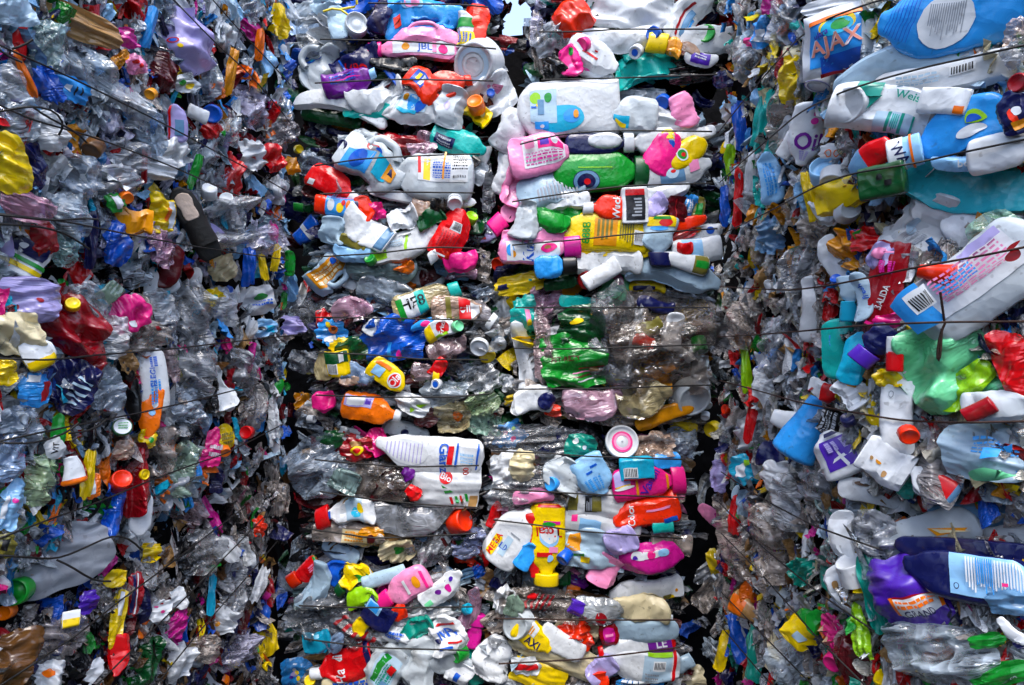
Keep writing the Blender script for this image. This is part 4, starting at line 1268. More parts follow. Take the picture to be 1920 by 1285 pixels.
cp(1090, 85, 27, 40, 200, 'hp', 'pink red cap left of the white bottle', h=.5)
b('ov', 1070, 116, 56, 44, -60, 'hp', 'dark pink bottle with a green dot', p=[('e', .25, .2, .12, .25, 'gn')])
b('sl', 1118, 138, 88, 38, -38, 'w', 'white bottle with a pink emblem', p=[('e', .3, 0, .12, .5, 'mg'), ('r', .62, -.5, .66, .6, 'gy'), ('r', .72, -.5, .76, .6, 'gy')])
b('fl', 1272, 158, 150, 22, 4, 'ye', 'yellow squashed bottle along the bottom edge of the top bale', p=[('r', .45, -.6, .7, .6, 'cy'), ('r', .88, -1, .98, 1, 'rd')])
f(1356, 148, 40, 34, 0, 'nv', 'navy film scrap at the right end of the yellow edge')
f(1010, 95, 30, 120, 4, 'tn', 'layered film on the side of the top bale', 'clear', amp=.4)
f(1010, 40, 28, 84, -6, 'lv', 'lavender layered film at the sky gap', 'clear', amp=.4)
f(1440, 12, 34, 34, 20, 'mg', 'magenta film scrap above the clear vertical film')
# ---- back right stack, second bale
b('rb', 1066, 203, 184, 96, 2, 'w', 'big white bottle with a cyan leaf shaped label', cr=.18, mat='milk', t=.45, name='detergent_bottle', cat='bottle', p=[('e', .40, -.45, .24, .42, 'cy'), ('e', .52, -.4, .08, .2, 'az'), ('r', .13, -.55, .38, .6, 'sb'), ('e', .18, .35, .05, .18, 'lm'), ('e', .22, .1, .035, .12, 'ye'), ('e', .30, .35, .035, .14, 'gn'), ('r', .2, -.3, .26, .3, 'bg'), ('r', .14, -.1, .19, .05, 'bl'), ('e', .56, -.35, .025, .1, 'am'), ('r', .17, -.75, .3, -.5, 'az'), ('e', .24, -.65, .02, .06, 'w')])
b('fl', 958, 246, 80, 56, 60, 'w', 'white bottle behind the left end of the big white bottle', mat='milk')
b('pt', 1192, 178, 110, 36, 0, 'sb', 'clear bottle above the blue label bottle')
b('bt', 1190, 216, 84, 62, 175, 'mk', 'milky bottle with a small blue and yellow label', mat='milk', p=[('r', .62, .2, .95, .9, 'cy'), ('r', .68, .6, .9, .9, 'ye')], cr=.3)
cp(1240, 194, 29, 25, 230, 'bl', 'ridged blue cap beside the pink bottle', h=.6)
b('ov', 1282, 208, 66, 46, -65, 'pk', 'pink bottle end on the right of the ridged blue cap')
f(1264, 228, 92, 44, -12, 'w', 'white pouch under the pink bottle end', amp=.12, bulge=.25)
st(1224, 222, 26, 9, 85, 'hp', 'short pink strip left of the white pouch')
b('fl', 1290, 252, 100, 28, 8, 'w', 'white rounded handle of a bottle at the upper right')
b('jg', 1010, 292, 110, 70, 8, 'pk', 'pink bottle with printed back label', cr=.25, p=[('r', .25, -.6, .92, .75, 'w'), ('r', .5, .25, .9, .7, 'hp'), ('r', .54, .35, .68, .6, 'vi'), ('l', .28, -.5, .88, .1, 5, 'mg'), ('r', .3, .3, .45, .65, 'pk'), ('e', .75, .48, .05, .15, 'w')])
b('fl', 972, 335, 104, 48, 68, 'pk', 'pale pink folded bottle shoulder at the left edge', cr=.8)
b('fl', 950, 320, 90, 40, 80, 'w', 'white film covered bottle at the left edge', mat='milk')
b('bt', 1118, 271, 112, 36, 2, 'nv', 'navy bottle lying under the wire', cr=.2, t=.6)
b('le', 1134, 264, 64, 30, 0, 'w', 'white half disc on the navy bottle', cr=.1, name='label_piece')
b('bt', 1216, 266, 92, 46, 183, 'w', 'white bottle with yellow end and white cap', c='w', cl=.18, cw=.72, cr=.25, mat='milk', p=[('e', .12, -.5, .2, .35, 'ye'), ('e', .12, .35, .09, .35, 'bl'), ('r', .14, .6, .28, .95, 'gn')])
b('ov', 1244, 288, 84, 56, 62, 'hp', 'pink bottle with ribbed surface', cr=.2, ribs=15)
b('sl', 1288, 287, 80, 44, 30, 'ye', 'bright yellow bottle with an oval logo', cr=.2, p=[('e', .36, .05, .13, .5, 'w'), ('e', .36, .05, .10, .38, 'gn'), ('e', .38, 0, .05, .2, 'rd')])
b('sl', 1126, 323, 172, 68, 0, 'gn', 'bright green bottle with dark green cap', c='dg', cl=.13, cw=.8, cr=.12, p=[('e', .40, -.5, .16, .5, 'nv'), ('e', .41, -.5, .04, .14, 'rd'), ('o', .40, -.5, .15, .46, 'bg'), ('r', .3, .15, .7, .19, 'lm')])
b('bt', 1040, 352, 138, 62, 12, 'sb', 'white faceted bottle with grey small print', cr=.5, mat='milk', p=[('h', .25, -.6, .8, .5, 12, 'gy')])
b('bt', 1270, 320, 124, 54, 12, 'w', 'milky bottle with a grey flower emblem', cr=.3, mat='milk', p=[('r', .22, -.7, .58, .6, 'bg'), ('e', .4, 0, .11, .4, 'sb'), ('e', .42, 0, .04, .16, 'rd'), ('r', .66, -.3, .8, .5, 'pk')])
b('fl', 1246, 360, 98, 30, 12, 'w', 'white sheet like bottle under the flower emblem')
b('fl', 1055, 377, 100, 34, 8, 'w', 'white flat box side with grey dots', p=[('e', .7, -.3, .02, .1, 'gy'), ('e', .8, .1, .02, .1, 'gy')])
b('jg', 1066, 398, 126, 44, -8, 'gn', 'green bottle under the white flat box side', cr=.7)
b('ov', 1040, 416, 60, 36, 0, 'gn', 'bright green bottle end left of the yellow bottle')
b('sl', 957, 402, 90, 36, 218, 'pk', 'pink bottle hanging over the left edge with magenta cap', c='hp', cl=.3, cw=.85, cr=.4)
b('ta', 984, 412, 74, 56, 80, 'mk', 'milky tub left of the bright green bottle', mat='milk')
b('bt', 1136, 390, 84, 42, 181, 'ro', 'red bottle with white script and white cap', c='w', cl=.2, cw=.5, cr=.2, p=[('t', 'Wuck', .35, 0, .40, -92, 'w')])
b('bx', 1190, 386, 66, 44, 92, 'w', 'white bottle back with a black label', cr=.1, p=[('r', .1, -.72, .92, .72, 'dk'), ('r', .76, -.72, .92, .72, 'rd'), ('h', .18, -.55, .7, .5, 6, 'gy')], name='detergent_bottle', cat='bottle')
b('bx', 1270, 392, 46, 36, 85, 'ma', 'dark red carton with brown panels', p=[('r', .1, -.1, .9, .1, 'br'), ('r', .1, .3, .9, .45, 'cr')])
f(1292, 386, 44, 28, 80, 'az', 'sky blue wrapper right of the dark red carton', p=[('l', .2, -.5, .8, .5, 3, 'w')])
b('fl', 1310, 390, 40, 22, 85, 'ol', 'olive and white wrapper near the right edge', p=[('r', .2, -.5, .7, .5, 'gn')])
b('fl', 1228, 386, 50, 36, 35, 'lv', 'pale lavender piece right of the black label')
b('sl', 1134, 436, 166, 68, 176, 'ye', 'bright yellow bottle with brown print', cr=.15, t=.45, p=[('r', .38, -.62, .62, .7, 'am'), ('h', .42, -.55, .6, .6, 4, 'ol'), ('h', .2, -.5, .36, .6, 6, 'ol'), ('b', .1, -.2, .2, .5), ('t', '8888', .70, .1, .26, -90, 'gn')])
b('fl', 1140, 472, 150, 24, -2, 'ye', 'yellow bottle edge under the bright yellow bottle')
b('ov', 1288, 418, 76, 24, 13, 'ro', 'red bottle sliver near the right edge')
b('fl', 1306, 437, 94, 28, 6, 'w', 'white bottle with small coloured picture near the right edge', p=[('e', .5, .2, .1, .4, 'am'), ('e', .75, 0, .08, .4, 'bl')])
b('wa', 1237, 452, 92, 58, 268, 'sb', 'pale bottle with navy cap pointing down', c='nv', cl=.24, cw=.62, cr=.25, p=[('r', .0, -.8, .3, .8, 'ye'), ('e', .2, .2, .1, .4, 'rd'), ('e', .35, -.1, .06, .5, 'az'), ('r', .05, -.5, .12, .5, 'gn')])
f(1282, 440, 60, 16, 20, 'rd', 'red wrapper corner beside the navy cap bottle')
b('jg', 1013, 444, 140, 40, 4, 'pk', 'upper pink bottle folded behind its twin', cr=.5)
b('sl', 1012, 468, 148, 48, 4, 'pk', 'pink bottle with blue lettering and magenta cap', c='mg', cl=.18, cw=.8, cr=.3, p=[('r', .04, -.75, .9, .65, 'w'), ('t', 'Kuf', .45, -.1, .5, 84, 'bl'), ('e', .18, .0, .06, .4, 'az'), ('e', .22, -.3, .04, .2, 'am'), ('e', .74, .1, .12, .35, 'hp'), ('e', .72, .15, .05, .15, 'tn'), ('r', .0, -.7, .12, .6, 'pk')])
b('cy', 1306, 470, 92, 48, 6, 'w', 'white tube with a pale blue band', cr=.2, p=[('r', .2, -1, .6, 1, 'lb')])
b('fl', 1285, 466, 30, 22, 0, 'rd', 'red corner between the blue band tube and navy cap')
b('ta', 1285, 492, 88, 38, 168, 'w', 'white cup with a green end', cr=.2, p=[('r', .0, -1, .34, 1, 'ol'), ('r', .0, -.4, .3, .3, 'gn')])
b('jg', 1264, 510, 172, 62, -12, 'sb', 'large milky jug along the bottom right', mat='milk', cr=.55, bend=(-.06, 0, .1))
b('fl', 1134, 490, 136, 48, -2, 'w', 'white crinkled bottle under the yellow bottle', cr=.6, mat='milk')
b('sl', 1042, 500, 78, 40, 4, 'az', 'blue ribbed bottle with black cap', c='bk', cl=.3, cw=.75, ribs=9, cr=.3)
cp(931, 497, 27, 40, 200, 'ro', 'orange red cap at the left edge', h=.7)
b('cy', 1128, 514, 76, 34, 212, 'w', 'white tube behind the big red cap', cr=.2)
cp(1098, 527, 37, 35, 215, 'rd', 'big red cap on the white tube', h=.5)
f(985, 530, 112, 38, 14, 'ye', 'yellow pouch with navy corner', amp=.2, p=[('r', .05, -.2, .2, .3, 'nv'), ('e', .6, .1, .03, .12, 'tl')])
b('ov', 1154, 542, 66, 46, 60, 'mt', 'mint green bottle under the big red cap', cr=.2, p=[('r', .5, -.4, .58, .4, 'tl')])
b('fl', 1214, 537, 66, 22, -3, 'ye', 'yellow and navy packet at the bottom edge', p=[('r', .1, -.8, .7, -.2, 'nv')])
b('fl', 1050, 530, 60, 24, 10, 'dg', 'dark green piece above the yellow pouch')
b('fl', 1065, 545, 60, 30, 30, 'am', 'golden brown piece under the big red cap')
f(1120, 545, 46, 28, 20, 'nv', 'navy and white scrap beside the mint bottle', p=[('l', .2, -.4, .8, .4, 3, 'w')])
f(995, 440, 50, 40, 70, 'mk', 'milky film between the pink bottles', 'clear')
# ---- back right stack, third bale
b('fl', 985, 690, 168, 44, 91, 'w', 'white tall carton with red marks at the left edge', cr=.75, name='crushed_carton', cat='packet', p=[('r', .62, -.95, .74, -.8, 'rd'), ('r', .40, -.9, .5, -.75, 'rd'), ('r', .2, -.4, .3, .2, 'sb')])
f(985, 590, 50, 70, 10, 'tq', 'turquoise printed wrapper above the white carton', p=[('r', .5, -.6, .7, .3, 'pk'), ('e', .6, -.5, .1, .15, 'ye')])
f(1025, 562, 66, 84, 10, 'mg', 'pinkish netting like film at the top', 'clear', amp=.4)
f(1018, 650, 40, 120, 5, 'cr', 'dark pink clear film beside the green bag', 'clear', amp=.35)
b('fl', 1082, 566, 66, 22, -5, 'tq', 'turquoise bottle edge at the top of the bale')
f(1088, 610, 100, 70, 10, 'dg', 'dark green glossy bag under the yellow mark', amp=.25, p=[('e', .42, .25, .16, .14, 'ye')])
f(1070, 678, 128, 108, 8, 'gn', 'green bag with red lettering', amp=.24, sq=.6, p=[('t', 'PET-REZY', .42, .12, .12, -2, 'ma'), ('r', .5, -.6, .9, -.55, 'ma', .3), ('r', .5, -.45, .9, -.4, 'pk', .3), ('r', .55, -.75, .9, -.7, 'w', .3), ('r', .6, -.3, .95, -.26, 'cr', .3)])
f(1250, 655, 190, 215, 4, 'tn', 'large clear brown tinted bag over the right half', 'thin', amp=.28, bulge=.2)
f(1150, 650, 96, 215, 0, 'gy', 'clear bag twisted down the middle', 'thin', amp=.42, bulge=.3)
st(1112, 640, 110, 20, -58, 'w', 'bright clear fold left of the twist', 'clear')
st(1190, 630, 130, 16, 80, 'w', 'bright clear fold right of the twist', 'clear')
b('fl', 1262, 622, 70, 34, 85, 'w', 'white bottle seen through the brown tinted bag')
b('fl', 1218, 615, 50, 30, 30, 'ol', 'olive piece seen through the brown tinted bag')
b('fl', 1208, 640, 40, 26, -20, 'ro', 'orange red piece seen through the brown tinted bag')
b('fl', 1000, 750, 72, 46, 6, 'w', 'white bottle at the lower left corner', cr=.4)
b('le', 1024, 752, 34, 30, 60, 'nv', 'navy triangle beside the lower left bottle')
f(1036, 771, 36, 22, 0, 'ro', 'orange red scrap under the navy triangle')
b('pt', 1113, 755, 110, 56, 8, 'pk', 'pink clear bottle below the lettered bag', cr=.6)
b('pt', 1210, 750, 100, 62, 20, 'ye', 'yellow clear bottle below the twisted bag', cr=.6)
cp(1302, 752, 62, 25, 300, 'mk', 'milky dome shaped tub at the right edge', h=.5, kind='tub')
cp(1314, 660, 30, 70, 280, 'gn', 'green cap at the right edge', h=1.0)
b('cy', 1313, 695, 56, 34, 92, 'mk', 'milky bottle neck under the green cap', mat='milk')
st(1328, 612, 76, 16, 85, 'mg', 'magenta strip at the right edge')
f(944, 578, 42, 46, 40, 'w', 'pale round scrap in the gap', amp=.3)
f(952, 612, 44, 40, 0, 'tn', 'tan fluff in the gap above the white scrap', 'clear')
f(953, 716, 24, 28, 30, 'w', 'white nub in the gap beside the carton', amp=.4)
b('fl', 1246, 778, 112, 28, 21, 'am', 'amber yellow bottle slanting at the bottom right', cr=.3)
f(1280, 798, 52, 34, -20, 'ye', 'yellow crumple right of the amber yellow bottle', amp=.45)
cp(1331, 807, 30, 40, 200, 'ye', 'yellow cap at the bottom right corner', h=.7)
cp(1328, 762, 19, 50, 300, 'w', 'white cap beside the milky tub', h=.7)
cp(1322, 784, 17, 50, 260, 'w', 'small white cap above the yellow corner cap', h=.7)
f(1160, 780, 240, 40, 0, 'tn', 'brown clear film along the bottom of the bale', 'clear', amp=.35)
f(1262, 562, 150, 40, -6, 'gy', 'clear film arch at the top of the bale', 'clear', amp=.25)
b('fl', 1230, 572, 70, 26, -10, 'nv', 'navy piece under the clear arch')
# ---- back right stack, fourth bale
f(1010, 826, 200, 62, -3, 'w', 'whitish clear bag along the top', 'thin', amp=.25)
f(955, 815, 60, 46, 20, 'az', 'blue wrapper with pink dots at the upper left corner', p=[('e', .4, .3, .1, .2, 'hp'), ('e', .6, -.4, .1, .2, 'hp'), ('e', .7, .4, .08, .16, 'lm')])
f(1090, 832, 60, 44, 0, 'tl', 'teal and white wrapper behind the white disc', p=[('e', .3, .3, .1, .3, 'w'), ('e', .6, -.3, .08, .2, 'w')])
cp(1167, 828, 64, 12, 60, 'w', 'white disc with a pink ring', h=.2, kind='lid', p=[('o', .5, 0, .31, .62, 'hp'), ('o', .5, 0, .25, .5, 'pk'), ('e', .5, 0, .03, .06, 'gy')])
f(1228, 836, 84, 54, 8, 'am', 'orange brown clear film right of the white disc', 'clear', amp=.3)
f(1278, 834, 56, 66, 0, 'bg', 'dark clear dome at the upper right corner', 'clear', amp=.2, bulge=.35)
b('fl', 1245, 866, 62, 30, 5, 'az', 'sky blue bottle under the orange brown film')
b('bt', 1112, 892, 78, 60, -62, 'lb', 'pale blue bottle with ribbed base', cr=.2, ribs=0, p=[('r', .25, .1, .3, .5, 'bl'), ('r', .35, -.3, .4, .1, 'bl'), ('l', .5, -.6, .8, .4, 5, 'az')])
b('jg', 1215, 904, 132, 54, 6, 'hp', 'magenta bottle with violet lettering', cr=.2, c='hp', cl=.16, cw=.9, p=[('t', 'Vanish', .62, .05, .34, 60, 'vi'), ('r', .87, -.8, .91, .8, 'am'), ('r', .38, -.8, .42, .6, 'am'), ('r', .05, .1, .3, .9, 'lv'), ('r', .06, -.1, .3, .08, 'ye'), ('e', .2, -.2, .16, .1, 'w')])
b('bx', 1194, 878, 62, 38, 4, 'cy', 'cyan carton with a barcode on the magenta bottle', cr=.2, p=[('b', .1, -.8, .5, .3), ('r', .1, -1, .7, -.85, 'rd')])
f(950, 884, 60, 72, 15, 'w', 'white crumpled film at the left edge', 'film', amp=.3)
f(986, 872, 50, 56, 0, 'cm', 'cream film bulging beside the white film', amp=.2, bulge=.35)
b('pt', 1058, 890, 62, 72, 60, 'mk', 'milky clear bottle left of the pale blue bottle', mat='milk')
cp(1031, 908, 28, 40, 180, 'az', 'blue cap showing through the milky bottle', h=.5)
f(1000, 905, 90, 60, 0, 'gy', 'clear bag over the blue cap', 'thin', amp=.25)
f(921, 910, 24, 34, 0, 'mg', 'magenta loop in the gap at the left', amp=.5)
f(985, 938, 136, 56, -3, 'w', 'clear bag with a pink bottle inside', 'thin', amp=.3)
b('ov', 1000, 932, 76, 26, 2, 'pk', 'pale pink bottle inside the clear bag')
f(1120, 945, 110, 54, 0, 'w', 'white label sheet with black and gold squares', amp=.08, sq=.9, ragged=.04, p=[('r', .28, -.5, .48, .6, 'dk'), ('r', .40, -.45, .56, .55, 'ol'), ('r', .0, -.4, .16, .7, 'ol'), ('h', .3, -.4, .4, .5, 4, 'gy')])
b('bt', 1212, 962, 124, 56, 196, 'ro', 'red bag bottle with white lettering', cr=.4, p=[('t', 'Color', .72, .0, .28, -100, 'w'), ('r', .1, .5, .3, .8, 'bl'), ('r', .15, -.2, .5, -.1, 'pk', .2)])
b('fl', 1125, 987, 150, 42, -8, 'w', 'white bottle with pale blue print below the red bag bottle', mat='milk', p=[('r', .25, -.7, .5, .5, 'lb'), ('r', .15, .2, .22, .9, 'hp')])
b('cy', 1243, 988, 40, 24, 5, 'tq', 'turquoise cap end at the right edge', cr=.1)
b('bt', 960, 1006, 118, 68, 52, 'w', 'white bottle with yellow and blue lettering on its side', cr=.2, p=[('r', .2, -.2, .5, .25, 'sb'), ('t', 'MILD', .32, .3, .20, -90, 'bl'), ('r', .12, .35, .42, .75, 'ye'), ('t', 'MEGA', .28, .55, .2, 0, 'rd'), ('r', .55, -.4, .57, .2, 'gy')])
b('ov', 985, 1042, 52, 32, 60, 'az', 'sky blue bottle under the white lettered bottle')
b('ov', 928, 965, 50, 22, 70, 'rd', 'dark red bottle behind the white lettered bottle')
b('jg', 1026, 1020, 150, 60, 268, 'ye', 'yellow bottle standing upside down with red label', c='ye', cl=.13, cw=.7, cr=.18, p=[('r', .0, -1, .06, 1, 'rd'), ('e', .44, .05, .16, .55, 'lb'), ('e', .42, .05, .13, .48, 'w'), ('t', 'Total', .38, .05, .34, -90, 'rd'), ('r', .24, -.3, .28, .7, 'mg'), ('e', .28, .05, .03, .4, 'gn'), ('r', .66, -.6, .72, .3, 'rd'), ('e', .74, .2, .05, .18, 'lb'), ('r', .58, .1, .66, .55, 'pk')])
b('jg', 1000, 1022, 118, 36, 275, 'rd', 'red bottle with a slot handle leaning on the yellow one', side=-1, cr=.3)
cp(1021, 1073, 40, 75, 270, 'ye', 'yellow screw collar below the upside down bottle', h=.6)
f(1110, 1025, 130, 84, 0, 'sb', 'pale film bag with a yellow patch', 'film', amp=.16, p=[('r', .12, -.1, .32, .7, 'am'), ('r', .15, -.4, .35, -.25, 'gn'), ('r', .3, -.7, .45, -.4, 'ye')])
b('jg', 1222, 1045, 120, 52, 4, 'mg', 'purple pink bottle with a splash logo', cr=.4, p=[('e', .28, .2, .10, .35, 'w'), ('r', .36, .1, .6, .5, 'w'), ('e', .48, .3, .06, .25, 'hp'), ('e', .66, .3, .08, .25, 'lb'), ('e', .24, .1, .04, .2, 'vi')])
b('bx', 1133, 1068, 60, 52, 60, 'pk', 'pale pink square bottle end', cr=.4)
b('cy', 1258, 1020, 76, 44, -8, 'tn', 'peach ribbed tube at the right edge', ribs=7, cr=.4, mat='pet')
cp(1053, 1052, 26, 60, 230, 'bl', 'blue cap right of the upside down bottle', h=.9)
b('fl', 1050, 1082, 40, 36, 0, 'dg', 'dark green piece under the blue cap')
b('fl', 1165, 1015, 60, 50, 30, 'lv', 'lavender bottle shoulder above the splash logo')
f(1075, 1085, 60, 20, -25, 'pu', 'purple wrapper with white dots', p=[('e', .3, 0, .05, .2, 'w'), ('e', .6, .2, .05, .2, 'az')])
# ---- back right stack, bottom bale
b('jg', 1213, 1108, 136, 48, 184, 'w', 'white bottle with printed flowers and dirt', cr=.6, p=[('e', .2, .4, .05, .2, 'ye'), ('e', .25, .2, .06, .2, 'ol'), ('e', .3, .5, .04, .16, 'rd'), ('e', .5, .4, .04, .16, 'ye'), ('e', .52, .38, .02, .08, 'rd'), ('e', .12, -.2, .02, .08, 'am')])
b('bt', 1022, 1094, 128, 34, -14, 'sb', 'grey bottle with square orange cap', c='or', cl=.17, cw=.65, cr=.3)
f(1015, 1130, 150, 64, -6, 'tn', 'brown clear bag with a red net print', 'thin', amp=.3, p=[('r', .3 + .07 * i, -.6, .33 + .07 * i, .6, 'cr', .1) for i in range(5)] + [('e', .35, .5, .08, .2, 'rd')])
b('pt', 965, 1136, 40, 34, 80, 'gn', 'green glassy bottle end at the left edge')
b('pt', 1125, 1145, 90, 52, 4, 'mk', 'dirty clear bottle with red piece inside', p=[('e', .5, -.4, .12, .35, 'cr')])
b('fl', 1200, 1145, 110, 54, -4, 'cm', 'dirty cream milky bottle', mat='milk', cr=.6)
b('fl', 1082, 1141, 28, 28, 70, 'vi', 'violet piece behind the dirty clear bottle')
f(946, 1124, 52, 44, 70, 'w', 'white splashed scrap in the gap', amp=.5)
cp(964, 1174, 50, 30, 200, 'mk', 'milky dome at the left edge of the bottom bale', h=.5, kind='tub')
b('bt', 1000, 1193, 80, 46, -38, 'ye', 'yellow bottle with blue wordmark', cr=.3, p=[('r', .1, -.1, .5, .9, 'w'), ('t', 'AXI', .55, -.4, .36, 8, 'nv'), ('r', .12, .2, .3, .6, 'mt'), ('h', .2, .0, .42, .7, 4, 'am')])
b('fl', 1054, 1206, 90, 40, -30, 'w', 'white bottle with fine ribs', ribs=14, cr=.2)
f(1083, 1190, 62, 58, 20, 'ro', 'red film with white scribble', amp=.25, p=[('t', 'neu', .45, -.3, .22, 15, 'w')])
f(1142, 1190, 36, 48, 5, 'cr', 'dark pink printed label', amp=.1, p=[('r', .2, -.6, .8, .6, 'mg'), ('r', .3, -.1, .7, .1, 'pk')])
b('fl', 1206, 1182, 130, 42, 0, 'sb', 'pale dirty milky bottle', mat='milk', cr=.5)
b('cy', 1250, 1182, 60, 24, 88, 'w', 'white narrow tube at the right edge', cr=.2)
b('bt', 1193, 1212, 140, 38, 190, 'w', 'white bottle with a dark purple label and red cap', c='rd', cl=.06, cw=.7, cr=.3, p=[('r', .06, -.9, .38, .9, 'pu'), ('t', 'LE', .2, .1, .5, 180, 'w'), ('r', .0, -1, .06, 1, 'rd')])
b('bt', 1200, 1248, 146, 58, 172, 'w', 'white bottle with barcode panel and red ring', c='rd', cl=.05, cw=.4, cr=.3, p=[('r', .14, -.8, .5, .7, 'sb'), ('b', .22, -.6, .38, -.1), ('r', .14, -.98, .46, -.8, 'lm'), ('r', .09, -1, .13, 1, 'rd'), ('l', .3, .1, .48, .6, 3, 'gy')])
b('ov', 923, 1234, 84, 64, 75, 'w', 'white rounded bottle at the left edge with stains', cr=.5)
f(1045, 1225, 190, 66, -24, 'cm', 'pale yellow milky bag spread across', 'film', amp=.16)
f(1010, 1268, 110, 50, -20, 'ye', 'yellow ribbed tray at the bottom edge', amp=.14, sq=.8)
b('fl', 1130, 1258, 60, 40, 40, 'lv', 'pale lavender film bottle under the red cap')
b('bx', 1126, 1278, 36, 28, 100, 'ro', 'orange red carton at the bottom edge')
f(1290, 1264, 60, 40, -15, 'cm', 'cream torn card at the lower right', p=[('e', .4, 0, .04, .1, 'rd')])
b('cy', 1284, 1244, 34, 28, 30, 'sb', 'pale cup above the cream card', cr=.2)
f(985, 1250, 50, 40, 0, 'w', 'white wrapper with red tear left of the pale yellow bag', p=[('r', .1, -.3, .9, .3, 'rd')])
f(1200, 1276, 90, 24, 0, 'az', 'blue and white wrapper along the bottom edge', p=[('l', .1, -.6, .9, .6, 3, 'w')])

# ---- right wall
f(1470, 44, 62, 100, 10, 'gy', 'clear vertical film at the top of the right wall', 'clear', amp=.4)
f(1575, 74, 150, 120, 15, 'w', 'white washing powder pack with blue front and coral letters', amp=.07, sq=.95, ragged=.04, bulge=.2, name='detergent_pack', cat='packet', zn='F', k=.6, p=[('r', .12, -.72, .80, .60, 'az'), ('r', .26, -.92, .80, -.42, 'bl'), ('e', .5, .42, .24, .3, 'ye'), ('e', .5, .36, .21, .26, 'cy'), ('e', .55, .38, .12, .16, 'gn'), ('r', .12, .6, .8, .72, 'or'), ('t', 'AJAX', .47, -.08, .33, 6, 'w'), ('t', 'AJAX', .475, -.1, .32, 6, 'co'), ('t', 'ultra', .3, .26, .12, 10, 'vi'), ('r', .25, -1, .75, -.9, 'cr')])
f(1560, 14, 120, 40, 10, 'w', 'white sheet folded above the washing powder pack', 'film', amp=.14, zn='F')
b('jg', 1778, 36, 270, 124, 186, 'az', 'large sky blue bottle with a round white label', cr=.22, t=.4, side=0, p=[('e', .50, .02, .19, .72, 'w'), ('h', .38, -.45, .62, .5, 16, 'gy')] + [('r', .70 + .025 * i, -.95, .706 + .025 * i, .6, 'bl', .05) for i in range(8)], k=.6)
b('sl', 1705, 120, 300, 56, 11, 'sb', 'long pale blue grey bottle under the sky blue bottle', cr=.35, mat='milk', t=.7)
b('fl', 1768, 146, 270, 56, 11, 'w', 'white flattened bottle with a faint barcode', cr=.3, mat='milk', p=[('b', .55, .1, .72, .7), ('l', .2, -.2, .5, .4, 4, 'sb')])
f(1906, 60, 50, 60, 0, 'am', 'amber film at the upper right corner', 'clear')
f(1905, 100, 60, 50, 30, 'gy', 'clear crumpled film under the amber film', 'clear', amp=.45)
cp(1905, 155, 44, 30, 180, 'cr', 'dark red cap at the right border', h=.5)
b('bt', 1900, 212, 80, 60, 110, 'nv', 'navy bottle with orange swirl at the right border', p=[('e', .4, .1, .2, .25, 'ro'), ('e', .5, -.2, .1, .2, 'w'), ('r', .1, -.6, .3, .4, 'am')])
f(1481, 152, 46, 96, 8, 'ye', 'yellow crumpled film hanging beside the wire', amp=.4)
f(1470, 120, 30, 60, -10, 'cr', 'dark red film above the yellow crumpled film')
cp(1532, 164, 50, 62, 265, 'w', 'white paper cup rim with a violet edge', h=.9, p=[('o', .5, 0, .5, 1.0, 'vi')])
b('cy', 1517, 112, 90, 34, 82, 'gy', 'clear tube beside the washing powder pack', mat='pet')
b('cy', 1650, 206, 190, 96, 172, 'w', 'white tub lying down with green printed panel', cr=.35, t=.7, k=.7, p=[('r', .14, .05, .5, .95, 'sb'), ('r', .36, .05, .39, .9, 'tl'), ('r', .24, .05, .27, .9, 'tl'), ('r', .14, .05, .16, .9, 'tl'), ('h', .28, .15, .35, .85, 4, 'tq'), ('r', .52, -.95, .76, -.45, 'tl'), ('v', .5, -.5, .75, -.5, .6, .0, 'tl'), ('t', 'Weiss', .25, -.55, .22, 178, 'tl')])
cp(1588, 198, 70, 18, 190, 'w', 'round white base of the lying tub', h=.25, kind='tub', z=3.0)
b('bt', 1514, 252, 118, 62, 258, 'w', 'white bottle with purple lettering standing by the wire', cr=.2, k=.75, p=[('t', 'Oil', .62, .25, .62, 90, 'pu'), ('r', .16, .2, .22, .75, 'mg'), ('l', .75, -.3, .9, .5, 3, 'lv'), ('e', .3, .4, .05, .16, 'mg')])
b('cy', 1478, 274, 50, 28, 60, 'w', 'white spout left of the purple lettered bottle', cr=.1)
b('bx', 1770, 190, 90, 46, -3, 'w', 'white flat carton with an orange corner', cr=.2, p=[('r', .75, -.9, .95, -.5, 'or')])
b('jg', 1800, 242, 190, 82, 205, 'az', 'sky blue crushed bottle with yellow and blue emblem', cr=.4, t=.4, p=[('e', .32, -.1, .1, .3, 'lm'), ('e', .34, -.1, .07, .2, 'bl'), ('e', .4, .4, .15, .2, 'w')])
b('cy', 1697, 287, 66, 58, 195, 'lb', 'pale blue and white cap with dark letters', cr=.05, k=.7, p=[('r', .5, -1, 1, 1, 'w'), ('t', 'WA', .62, 0, .42, 110, 'nv'), ('r', .25, -1, .32, 1, 'or')])
b('ov', 1632, 296, 92, 44, 215, 'rd', 'red and steel bottle with an eye like cap', cr=.2, p=[('r', .6, -1, 1, 1, 'bg')])
cp(1618, 303, 40, 25, 210, 'w', 'white ring with a navy knob', h=.4, p=[('e', .46, -.1, .3, .6, 'nv'), ('e', .44, -.05, .05, .1, 'lv')])
cp(1546, 311, 60, 45, 90, 'lb', 'steel blue tub lid under the white spout', h=.6, kind='lid')
f(1562, 285, 50, 26, 0, 'w', 'white wrapper with orange loops above the tub lid', p=[('o', .35, -.2, .13, .6, 'or'), ('o', .7, -.2, .13, .6, 'or')], amp=.06)
b('sl', 1872, 286, 120, 62, 12, 'w', 'white oval bottle at the right border', cr=.12)
b('fl', 1810, 300, 130, 28, 12, 'lb', 'pale blue label sheet under the sky blue crushed bottle', p=[('t', 'bel', .5, 0, .6, 0, 'w')])
